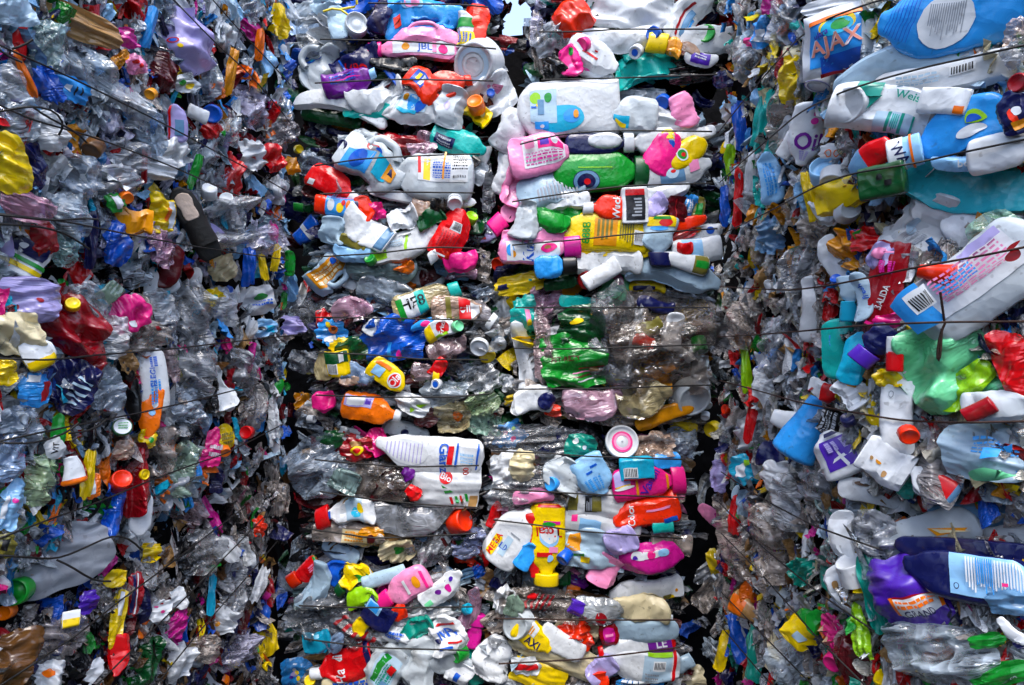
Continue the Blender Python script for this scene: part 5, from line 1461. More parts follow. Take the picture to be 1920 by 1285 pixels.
st(1430, 222, 120, 28, 78, 'tq', 'turquoise strip standing in the right wall')
st(1387, 238, 96, 26, 100, 'bl', 'blue strip standing behind the wires')
f(1470, 205, 56, 180, 6, 'tn', 'tall brown tinted film down the right wall', 'clear', amp=.4)
f(1400, 110, 60, 90, 20, 'w', 'white and clear film beside the black bag', 'clear', amp=.4)
f(1428, 60, 40, 56, 10, 'az', 'sky blue and white wrapper near the top', p=[('r', .2, -.6, .7, .2, 'w')])
f(1412, 80, 34, 18, 0, 'hp', 'pink scrap under the sky blue wrapper')
b('bt', 1592, 358, 150, 60, 22, 'ye', 'golden yellow bottle with a square green cap', cr=.6, t=.5)
b('bx', 1655, 340, 84, 54, 12, 'dg', 'square dark green flip cap', cr=.1, t=.8, z=1.0, name='flip_cap', cat='cap', p=[('e', .5, .4, .07, .14, 'bk'), ('r', .6, -.5, .75, -.2, 'bk')])
b('jg', 1795, 346, 290, 90, 174, 'tc', 'long turquoise bottle lying across the right wall', cr=.35, t=.45)
cp(1562, 350, 58, 40, 260, 'w', 'white tub rim left of the golden yellow bottle', h=.4, kind='tub')
st(1520, 368, 100, 22, 100, 'ye', 'yellow strip left of the white tub rim')
b('jg', 1732, 432, 150, 120, 60, 'w', 'white crushed jug with a torn front', cr=.8, t=.4, mat='milk', p=[('e', .5, .2, .12, .25, 'sb'), ('l', .3, -.3, .45, .2, 4, 'gy')])
b('sl', 1845, 405, 160, 78, 35, 'w', 'white bottle leaning to the upper right', cr=.35, t=.45)
b('fl', 1880, 400, 120, 24, 38, 'gn', 'green bottle edge behind the leaning white bottle')
b('fl', 1832, 530, 280, 128, 36, 'mk', 'big milky bottle with pink and blue printed label', cr=.25, t=.35, mat='milk', p=[('r', .12, -.35, .85, .72, 'w'), ('l', .3, -.1, .8, .6, 8, 'pk'), ('r', .55, .5, .85, .7, 'lv'), ('l', .35, .1, .6, .4, 4, 'az'), ('r', .1, -.4, .26, .72, 'az'), ('b', .15, .05, .3, .6), ('e', .8, -.2, .05, .1, 'cr'), ('e', .84, .0, .05, .1, 'cr')])
f(1875, 440, 110, 100, 30, 'mt', 'pale green and violet clear film over the label', 'clear', amp=.18)
b('ta', 1757, 513, 70, 42, 172, 'ro', 'orange red nozzle pointing right', cr=.1, t=.9)
f(1660, 532, 170, 66, 78, 'cr', 'dark red pouch with white lettering', amp=.1, sq=.75, ragged=.06, k=.8, name='refill_pouch', cat='packet', p=[('t', 'BALIDA', .34, .0, .25, -10, 'w'), ('l', .62, -.3, .76, .5, 5, 'mg'), ('r', .84, -.1, .86, .3, 'pk'), ('r', .02, -.6, .06, .6, 'hp')])
f(1592, 472, 78, 66, -30, 'am', 'golden crumpled wrapper left of the dark red pouch', amp=.45)
f(1620, 450, 56, 46, 10, 'rd', 'red film with a green corner', p=[('v', .1, .8, .5, .9, .2, .2, 'gn')])
f(1648, 480, 40, 60, -30, 'lv', 'lavender and pink wrapper above the pouch', p=[('r', .2, -.2, .7, .6, 'pk')])
f(1442, 440, 48, 70, 10, 'bg', 'teal blue film at the seam', 'film', amp=.4)
b('sl', 1446, 334, 96, 46, 100, 'lb', 'pale blue carton standing in the right wall', k=.8, cr=.4, p=[('l', .2, -.4, .8, .4, 4, 'az')])
st(1384, 370, 120, 18, 86, 'rd', 'long red strip near the back corner')
st(1358, 388, 80, 18, 92, 'bl', 'blue strip at the back corner')
st(1370, 300, 60, 20, 92, 'lm', 'lime and yellow strip near the back corner')
st(1408, 330, 110, 22, 85, 'w', 'white torn strip behind the pale blue carton')
f(1500, 505, 72, 86, 10, 'gy', 'clear crumpled bottle under the seam', 'clear', amp=.4)
b('fl', 1570, 495, 110, 40, -60, 'w', 'white curved bottle side beside the golden wrapper', mat='milk', bend=(.1, 0, 0))
cp(1566, 521, 22, 40, 100, 'bl', 'small blue cap under the white curved side')
b('wa', 1593, 560, 84, 40, 272, 'sb', 'clear pale bottle with turquoise cap', c='cy', cl=.4, cw=.85, cr=.2, k=.8, mat='milk')
b('fl', 1616, 556, 90, 36, 96, 'sb', 'pale bottle with blue handwriting print', k=.8, p=[('t', 'fresh', .6, 0, .4, 8, 'bl')], mat='milk')
b('fl', 1518, 580, 120, 40, 92, 'w', 'white tall folded bottle in the right wall', mat='milk', k=.8)
f(1664, 602, 48, 32, 10, 'hp', 'pink film under the dark red pouch', amp=.3)
f(1535, 430, 80, 60, 10, 'tn', 'torn tan film above the seam', 'clear', amp=.4)
b('fl', 1545, 400, 60, 40, 10, 'w', 'white crumpled tub with rust stains above the seam', cr=.8)
cp(1595, 392, 40, 40, 30, 'mk', 'milky cup rim under the golden yellow bottle', h=.6, kind='tub')
b('fl', 1572, 655, 110, 58, 95, 'tq', 'turquoise bottle standing behind the navy strip', k=.8, cr=.3)
b('le', 1572, 660, 108, 32, 105, 'nv', 'navy wavy strip on the turquoise bottle', k=.8, p=[('l', .4, -.3, .8, .3, 3, 'az')])
b('sl', 1602, 672, 98, 46, 75, 'cy', 'cyan bottle leaning right of the navy strip', k=.8, cr=.3)
b('wa', 1640, 648, 90, 56, 225, 'nv', 'navy bottle with a purple cap', c='vi', cl=.3, cw=.8, cr=.3, k=.8)
b('cy', 1678, 664, 66, 34, 268, 'w', 'white tube with a red cap under the wire', c='rd', cl=.5, cw=1.0, cr=.1, k=.8)
f(1662, 706, 44, 44, 10, 'ye', 'yellow crumpled bottle under the red capped tube', amp=.4)
f(1775, 690, 176, 165, 20, 'mt', 'large mint green film behind the wire loop', 'film', amp=.2, name='plastic_bag', cat='bag', sq=.7)
f(1815, 720, 130, 60, 40, 'lm', 'lime green film slanting across the mint film', 'film', amp=.2)
f(1900, 680, 80, 130, 10, 'rd', 'red film at the right border', 'film', amp=.2)
b('bt', 1868, 760, 130, 56, 6, 'mk', 'milky bottle lying under the lime film', mat='milk', cr=.4)
b('cy', 1836, 770, 60, 34, 25, 'cr', 'crimson cap on the milky bottle', cr=.1, t=.8)
f(1850, 852, 190, 110, -8, 'sb', 'pale blue bag with faint blue print', 'film', amp=.14, name='plastic_bag', cat='bag', p=[('l', .35, .0, .8, .5, 5, 'az'), ('r', .5, -.15, .65, .02, 'az'), ('e', .62, -.6, .25, .3, 'mt')])
f(1768, 872, 92, 170, -20, 'br', 'brown tinted clear film beside the pale blue bag', 'clear', amp=.35)
b('fl', 1684, 770, 160, 60, 92, 'w', 'tall white bottle beside the green film', k=.7, cr=.4, p=[('o', .68, .3, .04, .15, 'gy')])
cp(1706, 820, 42, 40, 300, 'ro', 'orange red cap at the foot of the tall white bottle', h=.5)
b('ta', 1512, 805, 124, 86, 60, 'az', 'large sky blue funnel', k=.8, cr=.15, t=.7)
b('ta', 1476, 790, 60, 46, 160, 'w', 'white cone beside the sky blue funnel', k=.8, cr=.2)
b('sl', 1540, 732, 54, 34, -20, 'w', 'white and red bottle end above the funnel', p=[('r', .55, -1, 1, 1, 'rd')])
b('bt', 1572, 850, 92, 78, 120, 'w', 'white bottle with a violet label', cr=.2, k=.8, p=[('r', .2, -.75, .8, .6, 'vi'), ('t', 'X', .4, -.2, .5, -30, 'w'), ('l', .55, -.6, .75, .4, 3, 'lv'), ('r', .82, -.6, .9, .2, 'nv')])
b('bx', 1660, 868, 96, 70, 150, 'w', 'white bottle end with rusty stains', cr=.4, k=.7, p=[('e', .6, .3, .06, .12, 'am'), ('e', .7, .0, .08, .1, 'am'), ('e', .4, .5, .05, .1, 'tn'), ('e', .75, .35, .04, .12, 'tn')])
b('fl', 1596, 736, 64, 50, -50, 'w', 'white torn bottle with rust above the funnel', cr=.7, k=.8, p=[('e', .3, .2, .15, .3, 'am')])
b('bx', 1556, 790, 52, 42, 60, 'bk', 'black printed carton beside the funnel', k=.8, p=[('l', .1, -.7, .9, .7, 6, 'gy')])
cp(1588, 783, 28, 40, 90, 'nv', 'navy cap right of the black printed carton', h=.6)
b('bt', 1748, 905, 96, 50, 148, 'w', 'white and red bottle with an open nozzle', cr=.2, p=[('r', .1, -.9, .5, .6, 'rd'), ('r', .0, -1, .1, 1, 'bg')], k=.7)
cp(1726, 918, 32, 20, 240, 'w', 'open white nozzle ring', h=.8, p=[('e', .5, 0, .36, .72, 'gy')])
st(1397, 690, 96, 18, 95, 'lm', 'lime strip in the middle of the right wall')
st(1413, 772, 120, 20, 78, 'rd', 'dark red strip below the lime strip')
cp(1357, 768, 19, 40, 180, 'ro', 'tiny orange cap near the back corner')
f(1432, 700, 40, 96, 0, 'w', 'white torn wrapper beside the lime strip', amp=.4)
f(1348, 892, 34, 64, -10, 'lv', 'violet film near the back corner')
b('fl', 1452, 856, 66, 46, -20, 'nv', 'navy bottle piece left of the violet label bottle', k=.8)
f(1452, 890, 62, 56, 0, 'w', 'white pouch under the navy bottle piece', amp=.2)
f(1395, 880, 56, 60, 10, 'cy', 'cyan printed wrapper near the back corner', p=[('r', .2, -.5, .6, .4, 'w'), ('r', .6, .2, .8, .6, 'lm')])
f(1410, 820, 60, 60, 20, 'w', 'white torn tub in the lower right wall', amp=.4)
f(1545, 905, 110, 80, -30, 'gy', 'grey clear bag under the violet label bottle', 'clear', amp=.35)
f(1480, 940, 90, 110, -20, 'w', 'white clear bottle under the wire', 'clear', amp=.35)
b('fl', 1655, 926, 170, 44, -9, 'w', 'long white bottle with brown stains', cr=.4, k=.7, p=[('e', .3, .5, .1, .2, 'br'), ('e', .6, .5, .12, .2, 'ol')])
f(1700, 905, 60, 50, -40, 'tl', 'teal film behind the long white bottle')
b('ov', 1822, 962, 165, 58, 2, 'bg', 'steel blue flask shaped bottle', cr=.3, t=.5)
b('fl', 1735, 1000, 190, 64, 14, 'mk', 'grey milky bottle with a yellow cone print', mat='milk', cr=.35, p=[('v', .55, .2, .98, -.5, .6, -.35, 'am'), ('v', .58, .1, .9, -.45, .64, -.3, 'cm')])
b('bt', 1880, 992, 130, 62, 172, 'w', 'white ribbed bottle at the right border', ribs=8, cr=.3)
f(1640, 1000, 90, 80, -20, 'gy', 'crinkled clear film left of the grey milky bottle', 'clear', amp=.45)
b('fl', 1580, 1002, 90, 42, 95, 'w', 'white paper like bottle standing in the lower right wall', k=.8)
b('jg', 1815, 1082, 250, 84, 170, 'nv', 'long navy bottle with a pale blue text label', cr=.2, t=.4, p=[('r', .04, -.95, .62, .62, 'lb'), ('h', .1, -.85, .5, .5, 20, 'w'), ('h', .3, -.85, .42, .5, 8, 'az'), ('o', .56, .3, .02, .1, 'nv'), ('r', .2, -.2, .24, .0, 'hp')])
b('fl', 1800, 1030, 250, 36, 176, 'nv', 'navy handle lying above the pale blue text label', cr=.2, t=.6)
f(1700, 1098, 140, 140, 10, 'vi', 'deep purple folded bottle front with an orange label', 'film', amp=.16, bulge=.3, name='folded_bottle', cat='bottle', sq=.6, p=[('r', .28, -.72, .92, -.25, 'w'), ('r', .28, -.3, .92, -.24, 'cr'), ('r', .28, -.72, .33, -.25, 'or'), ('r', .87, -.72, .92, -.25, 'or'), ('l', .36, -.55, .82, -.32, 2, 'or'), ('t', 'GRAND', .58, -.62, .09, -6, 'nv')])
f(1642, 1112, 160, 52, -78, 'tl', 'teal film strip left of the deep purple bottle', 'film', amp=.2)
cp(1590, 1052, 52, 55, 100, 'w', 'white cup rim in the lower right wall', h=.8, kind='tub')
b('fl', 1588, 1110, 110, 60, 110, 'w', 'white bottle with heavy brown stains', cr=.6, k=.8, p=[('e', .3, .1, .08, .2, 'br'), ('e', .5, -.2, .1, .25, 'br'), ('e', .65, .2, .07, .2, 'tn'), ('e', .2, -.3, .06, .16, 'br')])
f(1760, 1208, 210, 130, 6, 'sb', 'large clear bag at the lower right', 'clear', amp=.32, bulge=.25)
f(1850, 1202, 70, 30, 10, 'gn', 'green print patch on the large clear bag')
f(1880, 1262, 120, 50, 15, 'gn', 'green striped film at the bottom right corner', 'film')
f(1890, 1130, 90, 50, 0, 'bg', 'dark steel film under the navy bottle', 'film')
b('fl', 1895, 1185, 70, 22, -38, 'w', 'white plastic edge at the right border')
b('sl', 1508, 1182, 72, 66, 50, 'ye', 'yellow crushed bottle with a green side', cr=.5, k=.8, p=[('r', .65, -1, 1, 1, 'gn'), ('r', .2, -.4, .4, .1, 'sb')])
b('fl', 1530, 1166, 46, 34, 60, 'gn', 'green cap piece beside the yellow crushed bottle', k=.8)
f(1564, 1185, 46, 72, 0, 'hp', 'pink packet beside the wire', amp=.3)
f(1615, 1190, 36, 96, -8, 'lm', 'lime film strip under the teal strip', amp=.4)
f(1600, 1238, 60, 110, 10, 'ma', 'dark red bag in the lower right wall', amp=.25)
cp(1558, 1246, 34, 35, 240, 'hp', 'pink bottle end above the bottom edge', h=.8)
b('ta', 1397, 1140, 64, 46, -35, 'tn', 'tan cup with orange inside', cr=.3, k=.8, p=[('r', .05, -.8, .5, .6, 'or')])
st(1387, 1196, 110, 38, 105, 'bl', 'blue bottle strip in the lower right wall')
st(1414, 1225, 110, 30, 85, 'tl', 'teal film strip right of the blue one')
st(1355, 1222, 80, 24, 75, 'ye', 'yellow strip near the bottom corner')
st(1378, 965, 76, 24, 82, 'rd', 'red torn strip near the back corner')
st(1338, 1052, 50, 26, -70, 'ye', 'yellow packet at the back corner')
f(1503, 1072, 56, 52, 10, 'tl', 'teal crumpled film under the wire', amp=.4)
f(1390, 1025, 90, 130, 8, 'tn', 'brown tinted film bunch in the lower right wall', 'clear', amp=.45)
f(1455, 1020, 90, 140, -10, 'tn', 'tan layered film under the wires', 'clear', amp=.45)
f(1400, 600, 80, 110, 5, 'tn', 'tan crumpled film at the middle of the right wall', 'clear', amp=.45)
f(1460, 650, 70, 120, -5, 'gy', 'grey brown crumpled bottle in the right wall', 'clear', amp=.45)
f(1490, 1240, 100, 90, 20, 'sb', 'pale clear film at the bottom of the right wall', 'clear', amp=.35)
f(1345, 630, 40, 90, 0, 'br', 'brown film at the back corner', 'clear', amp=.4)

# ---- left wall, top bale
f(25, 18, 90, 66, 0, 'sb', 'pale blue film at the upper left corner', 'film', amp=.25)
f(140, 42, 190, 60, -24, 'tn', 'long tan folded film at the upper left', 'film', amp=.22)
f(150, 122, 160, 84, -34, 'sb', 'pale grey crumpled film below the tan film', 'clear', amp=.3)
f(86, 80, 66, 92, -20, 'tl', 'green and teal film beside the upper wire', 'clear', amp=.3)
f(48, 140, 100, 18, -66, 'or', 'orange ribbon hanging at the left', amp=.2)
f(136, 168, 76, 46, -22, 'az', 'sky blue packet with black marks', p=[('r', .3, -.3, .45, .3, 'w'), ('r', .55, -.4, .6, .3, 'dk'), ('r', .7, -.2, .75, .4, 'dk')], amp=.14)
f(92, 160, 46, 78, 10, 'bl', 'blue film left of the sky blue packet', amp=.3)
f(16, 305, 84, 120, 0, 'ye', 'yellow bag at the left border', amp=.2, name='plastic_bag', cat='bag')
f(62, 312, 50, 90, 5, 'nv', 'dark navy film beside the yellow bag', amp=.3)
f(345, 78, 96, 140, 15, 'lv', 'lavender white bag with a small red and blue logo', amp=.18, bulge=.3, name='plastic_bag', cat='bag', p=[('o', .22, .15, .09, .08, 'rd'), ('e', .22, .15, .05, .05, 'bl'), ('e', .25, -.05, .04, .06, 'ye')])
f(240, 70, 34, 40, 0, 'mg', 'magenta scrap left of the lavender bag', amp=.3)
f(313, 142, 56, 66, -30, 'ma', 'maroon bottle piece under the lavender bag', amp=.25)
f(348, 156, 46, 38, 20, 'w', 'white cup with green and yellow spots', p=[('e', .35, .2, .15, .3, 'gn'), ('e', .6, -.4, .2, .3, 'ye')], amp=.3)
st(280, 52, 80, 24, 75, 'az', 'sky blue strip above the maroon piece')
f(225, 112, 28, 38, -40, 'am', 'amber piece beside the magenta scrap', amp=.4)
cp(280, 178, 22, 40, 200, 'am', 'amber ball cap in the upper left wall', h=.8)
f(255, 120, 42, 42, 0, 'pk', 'pale pink wrapper with red spots', p=[('e', .4, .2, .15, .2, 'rd'), ('e', .6, -.2, .1, .2, 'rd')], amp=.4)
cp(397, 214, 36, 25, 190, 'bl', 'ridged blue cap in a brown collar', h=.5)
b('cy', 371, 214, 40, 26, -25, 'w', 'white ribbed neck left of the ridged blue cap', ribs=5, cr=.1)
f(398, 244, 34, 40, -50, 'rd', 'red film under the ridged blue cap', amp=.3)
f(522, 42, 40, 56, -30, 'ye', 'yellow bag corner at the top of the left wall', amp=.3)
st(487, 84, 64, 16, 85, 'or', 'orange strip near the stack corner')
f(408, 170, 28, 34, 10, 'or', 'orange torn scrap above the ridged blue cap', amp=.4)
st(434, 132, 90, 20, 80, 'am', 'amber crinkled strip in the upper left wall')
f(458, 136, 28, 30, 0, 'or', 'orange and blue scrap by the amber strip', p=[('e', .5, -.3, .2, .3, 'bl')], amp=.4)
f(515, 300, 40, 58, 20, 'rd', 'red glossy film at the end of the left wall', amp=.3)
f(532, 244, 52, 60, 40, 'ma', 'maroon clear film at the end of the left wall', 'clear', amp=.3)
cp(170, 284, 40, 50, 220, 'br', 'brown ribbed ball cap under the wire', h=.8)
st(271, 314, 66, 12, 88, 'cr', 'crimson bar between white films')
f(292, 316, 70, 56, 0, 'w', 'white folded film right of the crimson bar', amp=.2)
b('sl', 332, 232, 70, 34, 95, 'lv', 'lavender blue bottle with red edges', cr=.3, k=.8, p=[('r', .0, .7, 1, .95, 'rd'), ('r', .2, -.5, .6, .3, 'bg')])
f(392, 140, 46, 90, 5, 'sb', 'pale upright film in the upper left wall', 'clear', amp=.3)
st(50, 235, 70, 18, 75, 'rd', 'red strip under the left wire')
f(90, 245, 80, 80, 0, 'w', 'white film sheet at the left between the wires', 'film', amp=.2)
f(30, 215, 80, 110, 5, 'sb', 'pale sheet film at the left border', 'clear', amp=.25)
f(20, 160, 60, 90, 10, 'w', 'whitish film at the left border beside the orange ribbon', 'clear', amp=.3)
f(230, 200, 120, 80, -25, 'w', 'white clear film stretched along the wire', 'clear', amp=.3)
f(280, 250, 70, 100, -10, 'lb', 'pale blue film right of the white clear film', 'clear', amp=.3)
f(240, 290, 90, 60, -20, 'gy', 'grey film above the crimson bar', 'clear', amp=.3)
st(365, 320, 70, 18, 70, 'gn', 'green film strip in the middle of the left wall')
f(335, 290, 60, 60, 20, 'w', 'white torn film tips beside the green strip', amp=.35)
f(215, 345, 100, 70, 10, 'gy', 'grey clear sheet above the gold carton', 'clear', amp=.25)
f(420, 250, 60, 60, 0, 'sb', 'pale crinkled film right of the red film', 'clear', amp=.4)
f(470, 200, 60, 80, 10, 'lv', 'lavender crinkled film near the stack corner', 'clear', amp=.4)
f(475, 290, 50, 60, 0, 'w', 'white crumpled lid in the left wall', amp=.4)
# middle of the left wall
f(50, 385, 105, 60, -20, 'hp', 'dark pink film at the left border', 'clear', amp=.3)
f(84, 446, 46, 76, 10, 'cr', 'crimson film under the dark pink film', amp=.25)
b('bt', 52, 474, 92, 84, 50, 'w', 'round patterned bottle with green and yellow rings', cr=.5, k=.8, p=[('r', .15, -1, .25, 1, 'ye'), ('r', .3, -1, .38, 1, 'gn'), ('r', .45, -.8, .75, .8, 'nv'), ('e', .6, .2, .06, .2, 'w'), ('e', .65, -.3, .05, .16, 'cr'), ('r', .8, -1, .9, 1, 'or')])
f(140, 518, 54, 58, -40, 'rd', 'red tray corner with a white edge', p=[('r', .85, -.8, .95, .8, 'w')], amp=.12)
b('bx', 250, 414, 72, 50, -8, 'am', 'gold crushed carton under the orange cap', cr=.6, k=.8)
cp(240, 373, 27, 30, 300, 'or', 'orange cap above the gold carton', h=.5)
f(217, 378, 34, 38, 20, 'gn', 'green and white scrap left of the orange cap', p=[('r', .4, -.7, .8, .6, 'w')], amp=.2)
f(304, 402, 52, 78, -8, 'ye', 'yellow clump with white and orange tip', p=[('r', .75, -.8, .95, .8, 'w'), ('r', .6, -.4, .72, .4, 'or')], amp=.4)
cp(393, 352, 30, 50, 90, 'w', 'white cap above the black slipper', h=.8)
cp(424, 371, 27, 40, 120, 'w', 'white ridged cap right of the black slipper', h=.7)
st(172, 452, 110, 24, 85, 'nv', 'navy bottle strip in the left wall')
f(220, 458, 56, 86, 0, 'bl', 'blue film under the gold carton', amp=.35)
f(300, 465, 50, 76, 5, 'mg', 'dark magenta clear bottle left of the slipper', 'clear', amp=.3)
b('fl', 318, 500, 84, 38, 70, 'ma', 'dark maroon boot shaped bottle', cr=.3, k=.8, bend=(.12, 0, 0))
b('wa', 283, 526, 50, 26, 80, 'w', 'white drop shaped bottle end', cr=.1, k=.8)
b('ov', 316, 537, 42, 24, 15, 'w', 'white sole like end of the maroon bottle', cr=.1, k=.8)
b('ov', 367, 520, 36, 22, 80, 'w', 'white oval bottle base under the slipper', cr=.1, k=.8)
f(418, 503, 56, 52, 20, 'cm', 'cream crumpled wrapper right of the slipper', amp=.35)
st(467, 502, 74, 26, 88, 'bl', 'blue bottle strip near the stack corner')
st(494, 500, 50, 16, 100, 'ye', 'yellow strip beside the blue strip')
st(517, 484, 54, 16, 80, 'ye', 'yellow crinkled strip at the end of the left wall')
f(415, 418, 110, 110, 10, 'gy', 'big ball of crumpled clear film', 'clear', amp=.5)
f(490, 452, 70, 52, 20, 'lv', 'lavender clear film right of the film ball', 'clear', amp=.35)
f(130, 400, 70, 90, 0, 'sb', 'pale clear film left of the gold carton', 'clear', amp=.3)
f(150, 330, 90, 80, -20, 'bg', 'steel grey clear film under the brown ball cap', 'clear', amp=.35)
f(250, 500, 60, 80, 10, 'sb', 'pale clear film under the blue film', 'clear', amp=.4)
f(120, 455, 60, 90, 5, 'tq', 'pale turquoise clear film right of the patterned bottle', 'clear', amp=.3)
# second row
f(56, 564, 130, 84, -8, 'lv', 'pale violet bag at the left border under the seam', amp=.2, name='plastic_bag', cat='bag', p=[('e', .62, .1, .05, .12, 'cr')])
f(132, 610, 150, 110, -40, 'cr', 'large crimson bag in the left wall', amp=.3, name='plastic_bag', cat='bag')
f(166, 655, 60, 90, 10, 'cr', 'crimson tail of the large bag', amp=.3)
cp(137, 568, 30, 30, 100, 'ye', 'yellow cap above the crimson bag', h=.6)
f(166, 570, 66, 90, 20, 'gy', 'clear film over the yellow cap', 'clear', amp=.3)
b('bx', 204, 552, 54, 32, 40, 'gn', 'clear green tray at the seam', mat='pet', cr=.3, k=.8)
f(243, 588, 72, 82, -60, 'hp', 'pink red film with a white oval', amp=.2, p=[('e', .78, -.1, .09, .2, 'w')])
f(34, 626, 100, 82, 10, 'cm', 'cream film bag at the left border', amp=.22)
f(400, 558, 42, 36, 30, 'ye', 'yellow and green wrapper at the seam', p=[('e', .5, .0, .2, .3, 'tl')], amp=.3)
f(484, 562, 66, 56, 10, 'w', 'white bag with a green logo', p=[('e', .55, .2, .22, .22, 'gn'), ('l', .25, -.45, .85, -.1, 2, 'bl')], amp=.16)
f(362, 590, 84, 140, 8, 'gy', 'tall clear pleated film under the seam', 'clear', amp=.35)
f(420, 575, 60, 80, 0, 'w', 'pale pleated film right of the tall clear film', 'clear', amp=.35)
f(494, 616, 50, 34, 0, 'lb', 'pale blue and white wrapper above the wire', p=[('e', .4, 0, .15, .3, 'dk'), ('r', .6, -.5, .9, .3, 'cy')], amp=.3)
f(548, 610, 44, 40, 0, 'lv', 'violet beaded scrap at the end of the left wall', amp=.5)
f(300, 590, 60, 90, 0, 'gy', 'grey film right of the pink red film', 'clear', amp=.3)
f(280, 625, 80, 60, 10, 'tn', 'tan clear film with red print', 'clear', amp=.3, p=[('r', .7, .1, .8, .5, 'cr')])
f(210, 630, 70, 80, 0, 'w', 'white clear film right of the crimson bag', 'clear', amp=.3)
b('ov', 72, 662, 62, 52, 20, 'w', 'white and yellow rounded bottle', cr=.3, k=.8, p=[('r', .0, -1, .9, -.3, 'ye')])
f(66, 726, 58, 72, 0, 'az', 'sky blue printed bag at the left', p=[('r', .7, -.8, .9, .3, 'cr'), ('r', .2, .3, .6, .8, 'w')], amp=.2)
f(12, 695, 44, 50, 0, 'ye', 'yellow wrapper at the left border', amp=.3)
f(134, 722, 92, 116, -30, 'nv', 'black and navy film with pale ribs', amp=.22, p=[('r', .5, -.6 + .22 * i, .85, -.52 + .22 * i, 'sb') for i in range(5)])
b('fl', 288, 713, 118, 48, 97, 'w', 'white oval label bottle standing under the wire', cr=.1, k=.85, p=[('l', .15, -.4, .5, .4, 4, 'az'), ('t', 'ELEGI', .55, .1, .3, -4, 'bl'), ('l', .7, -.4, .85, .3, 2, 'bl')])
b('le', 243, 732, 120, 36, 105, 'bk', 'black curved bottle strip left of the white oval label', k=.8)
f(240, 680, 34, 46, 0, 'tn', 'tan torn cup above the black strip', amp=.3)
b('bt', 284, 774, 92, 40, 265, 'or', 'orange bottle standing under the oval label', cr=.4, k=.85, p=[('e', .35, .1, .06, .3, 'w'), ('e', .5, .0, .06, .3, 'lb')])
f(278, 822, 36, 36, 0, 'ye', 'yellow wrapper with red and green fruit print', p=[('e', .4, .2, .15, .3, 'rd'), ('e', .6, -.2, .15, .3, 'gn')], amp=.2)
b('jg', 412, 728, 82, 48, 110, 'w', 'white crushed bottle with a black back', cr=.8, k=.85)
cp(432, 764, 22, 35, 300, 'w', 'small white cap under the white crushed bottle', h=.5)
f(393, 738, 32, 70, 5, 'bk', 'black film behind the white crushed bottle', amp=.3)
f(322, 685, 34, 62, 5, 'cr', 'crimson clear bottle between clear films', 'clear', amp=.3)
f(364, 692, 86, 120, 0, 'gy', 'grey clear bottle in the middle of the left wall', 'clear', amp=.35)
f(455, 690, 60, 80, 0, 'gy', 'clear film left of the pink strip', 'clear', amp=.35)
st(470, 670, 60, 16, 80, 'mg', 'dark pink strip under the wire')
f(350, 770, 60, 80, 10, 'bg', 'blue grey clear bottle right of the orange bottle', 'clear', amp=.4)
f(195, 730, 70, 90, 10, 'bg', 'steel clear film right of the navy film', 'clear', amp=.35)
f(110, 806, 30, 58, 5, 'gn', 'green cap strip under the black wires', amp=.15)
f(103, 840, 40, 40, 30, 'w', 'white label with black letters', p=[('t', 'VIT', .5, 0, .35, 50, 'dk')], amp=.1)
cp(230, 800, 40, 20, 100, 'dg', 'round label with green border', h=.3, p=[('e', .5, 0, .42, .84, 'w'), ('l', .28, -.3, .72, .4, 3, 'gn')])
f(233, 845, 40, 40, 0, 'am', 'amber clear piece under the round label', 'clear', amp=.3)
b('ta', 136, 882, 52, 48, 100, 'w', 'white cup with orange content', cr=.3, k=.8, p=[('r', .0, -1, .2, 1, 'or')])
st(165, 890, 96, 24, 82, 'ye', 'yellow and red strip by the white cup')
f(178, 912, 26, 50, 10, 'or', 'orange and white bottle strip', p=[('r', .1, -.6, .5, .6, 'w')], amp=.2)
cp(230, 897, 42, 25, 80, 'ro', 'orange red ball cap', h=.8)
f(252, 905, 66, 130, 8, 'cr', 'dark red cloth like bag', amp=.3, name='plastic_bag', cat='bag')
cp(273, 890, 22, 30, 0, 'ye', 'yellow disc on the dark red bag', h=.3, kind='lid')
f(210, 955, 42, 110, 0, 'bl', 'blue glossy bag under the orange red cap', amp=.35, name='plastic_bag', cat='bag')
f(423, 822, 36, 48, 10, 'ye', 'yellow paper scrap with dark print', p=[('l', .3, -.5, .8, .5, 3, 'ol')], amp=.2)
cp(423, 850, 22, 40, 280, 'or', 'orange cap under the yellow paper', h=.6)
f(397, 845, 34, 76, -8, 'hp', 'pink red strip with white lettering', p=[('l', .3, -.4, .9, .4, 2, 'w')], amp=.2)
f(407, 902, 28, 46, 0, 'nv', 'navy film under the pink red strip', amp=.3)
f(411, 930, 44, 30, 0, 'w', 'white torn piece under the navy film', amp=.35)
f(486, 788, 22, 44, 5, 'az', 'sky blue flower shaped scrap', amp=.4)
f(514, 782, 20, 90, 5, 'w', 'white stained strip near the stack corner', amp=.4)
cp(460, 811, 26, 40, 180, 'rd', 'red cap near the stack corner', h=.6)
f(568, 756, 34, 40, 0, 'am', 'dirty golden scrap at the end of the left wall', amp=.4)
f(470, 760, 60, 100, 0, 'br', 'rust brown film near the stack corner', 'clear', amp=.4)
f(40, 800, 90, 80, 10, 'bg', 'blue grey film at the left border', 'clear', amp=.35)
f(20, 860, 60, 90, 0, 'az', 'blue tinted film at the lower left border', 'clear', amp=.3)
f(75, 900, 60, 100, 0, 'lm', 'yellow green clear film left of the white cup', 'clear', amp=.35)
f(300, 850, 60, 100, 0, 'tn', 'tan clear bottle below the orange bottle', 'clear', amp=.4)
f(340, 880, 60, 110, 0, 'gn', 'greenish clear bottle in the lower left wall', 'clear', amp=.4)
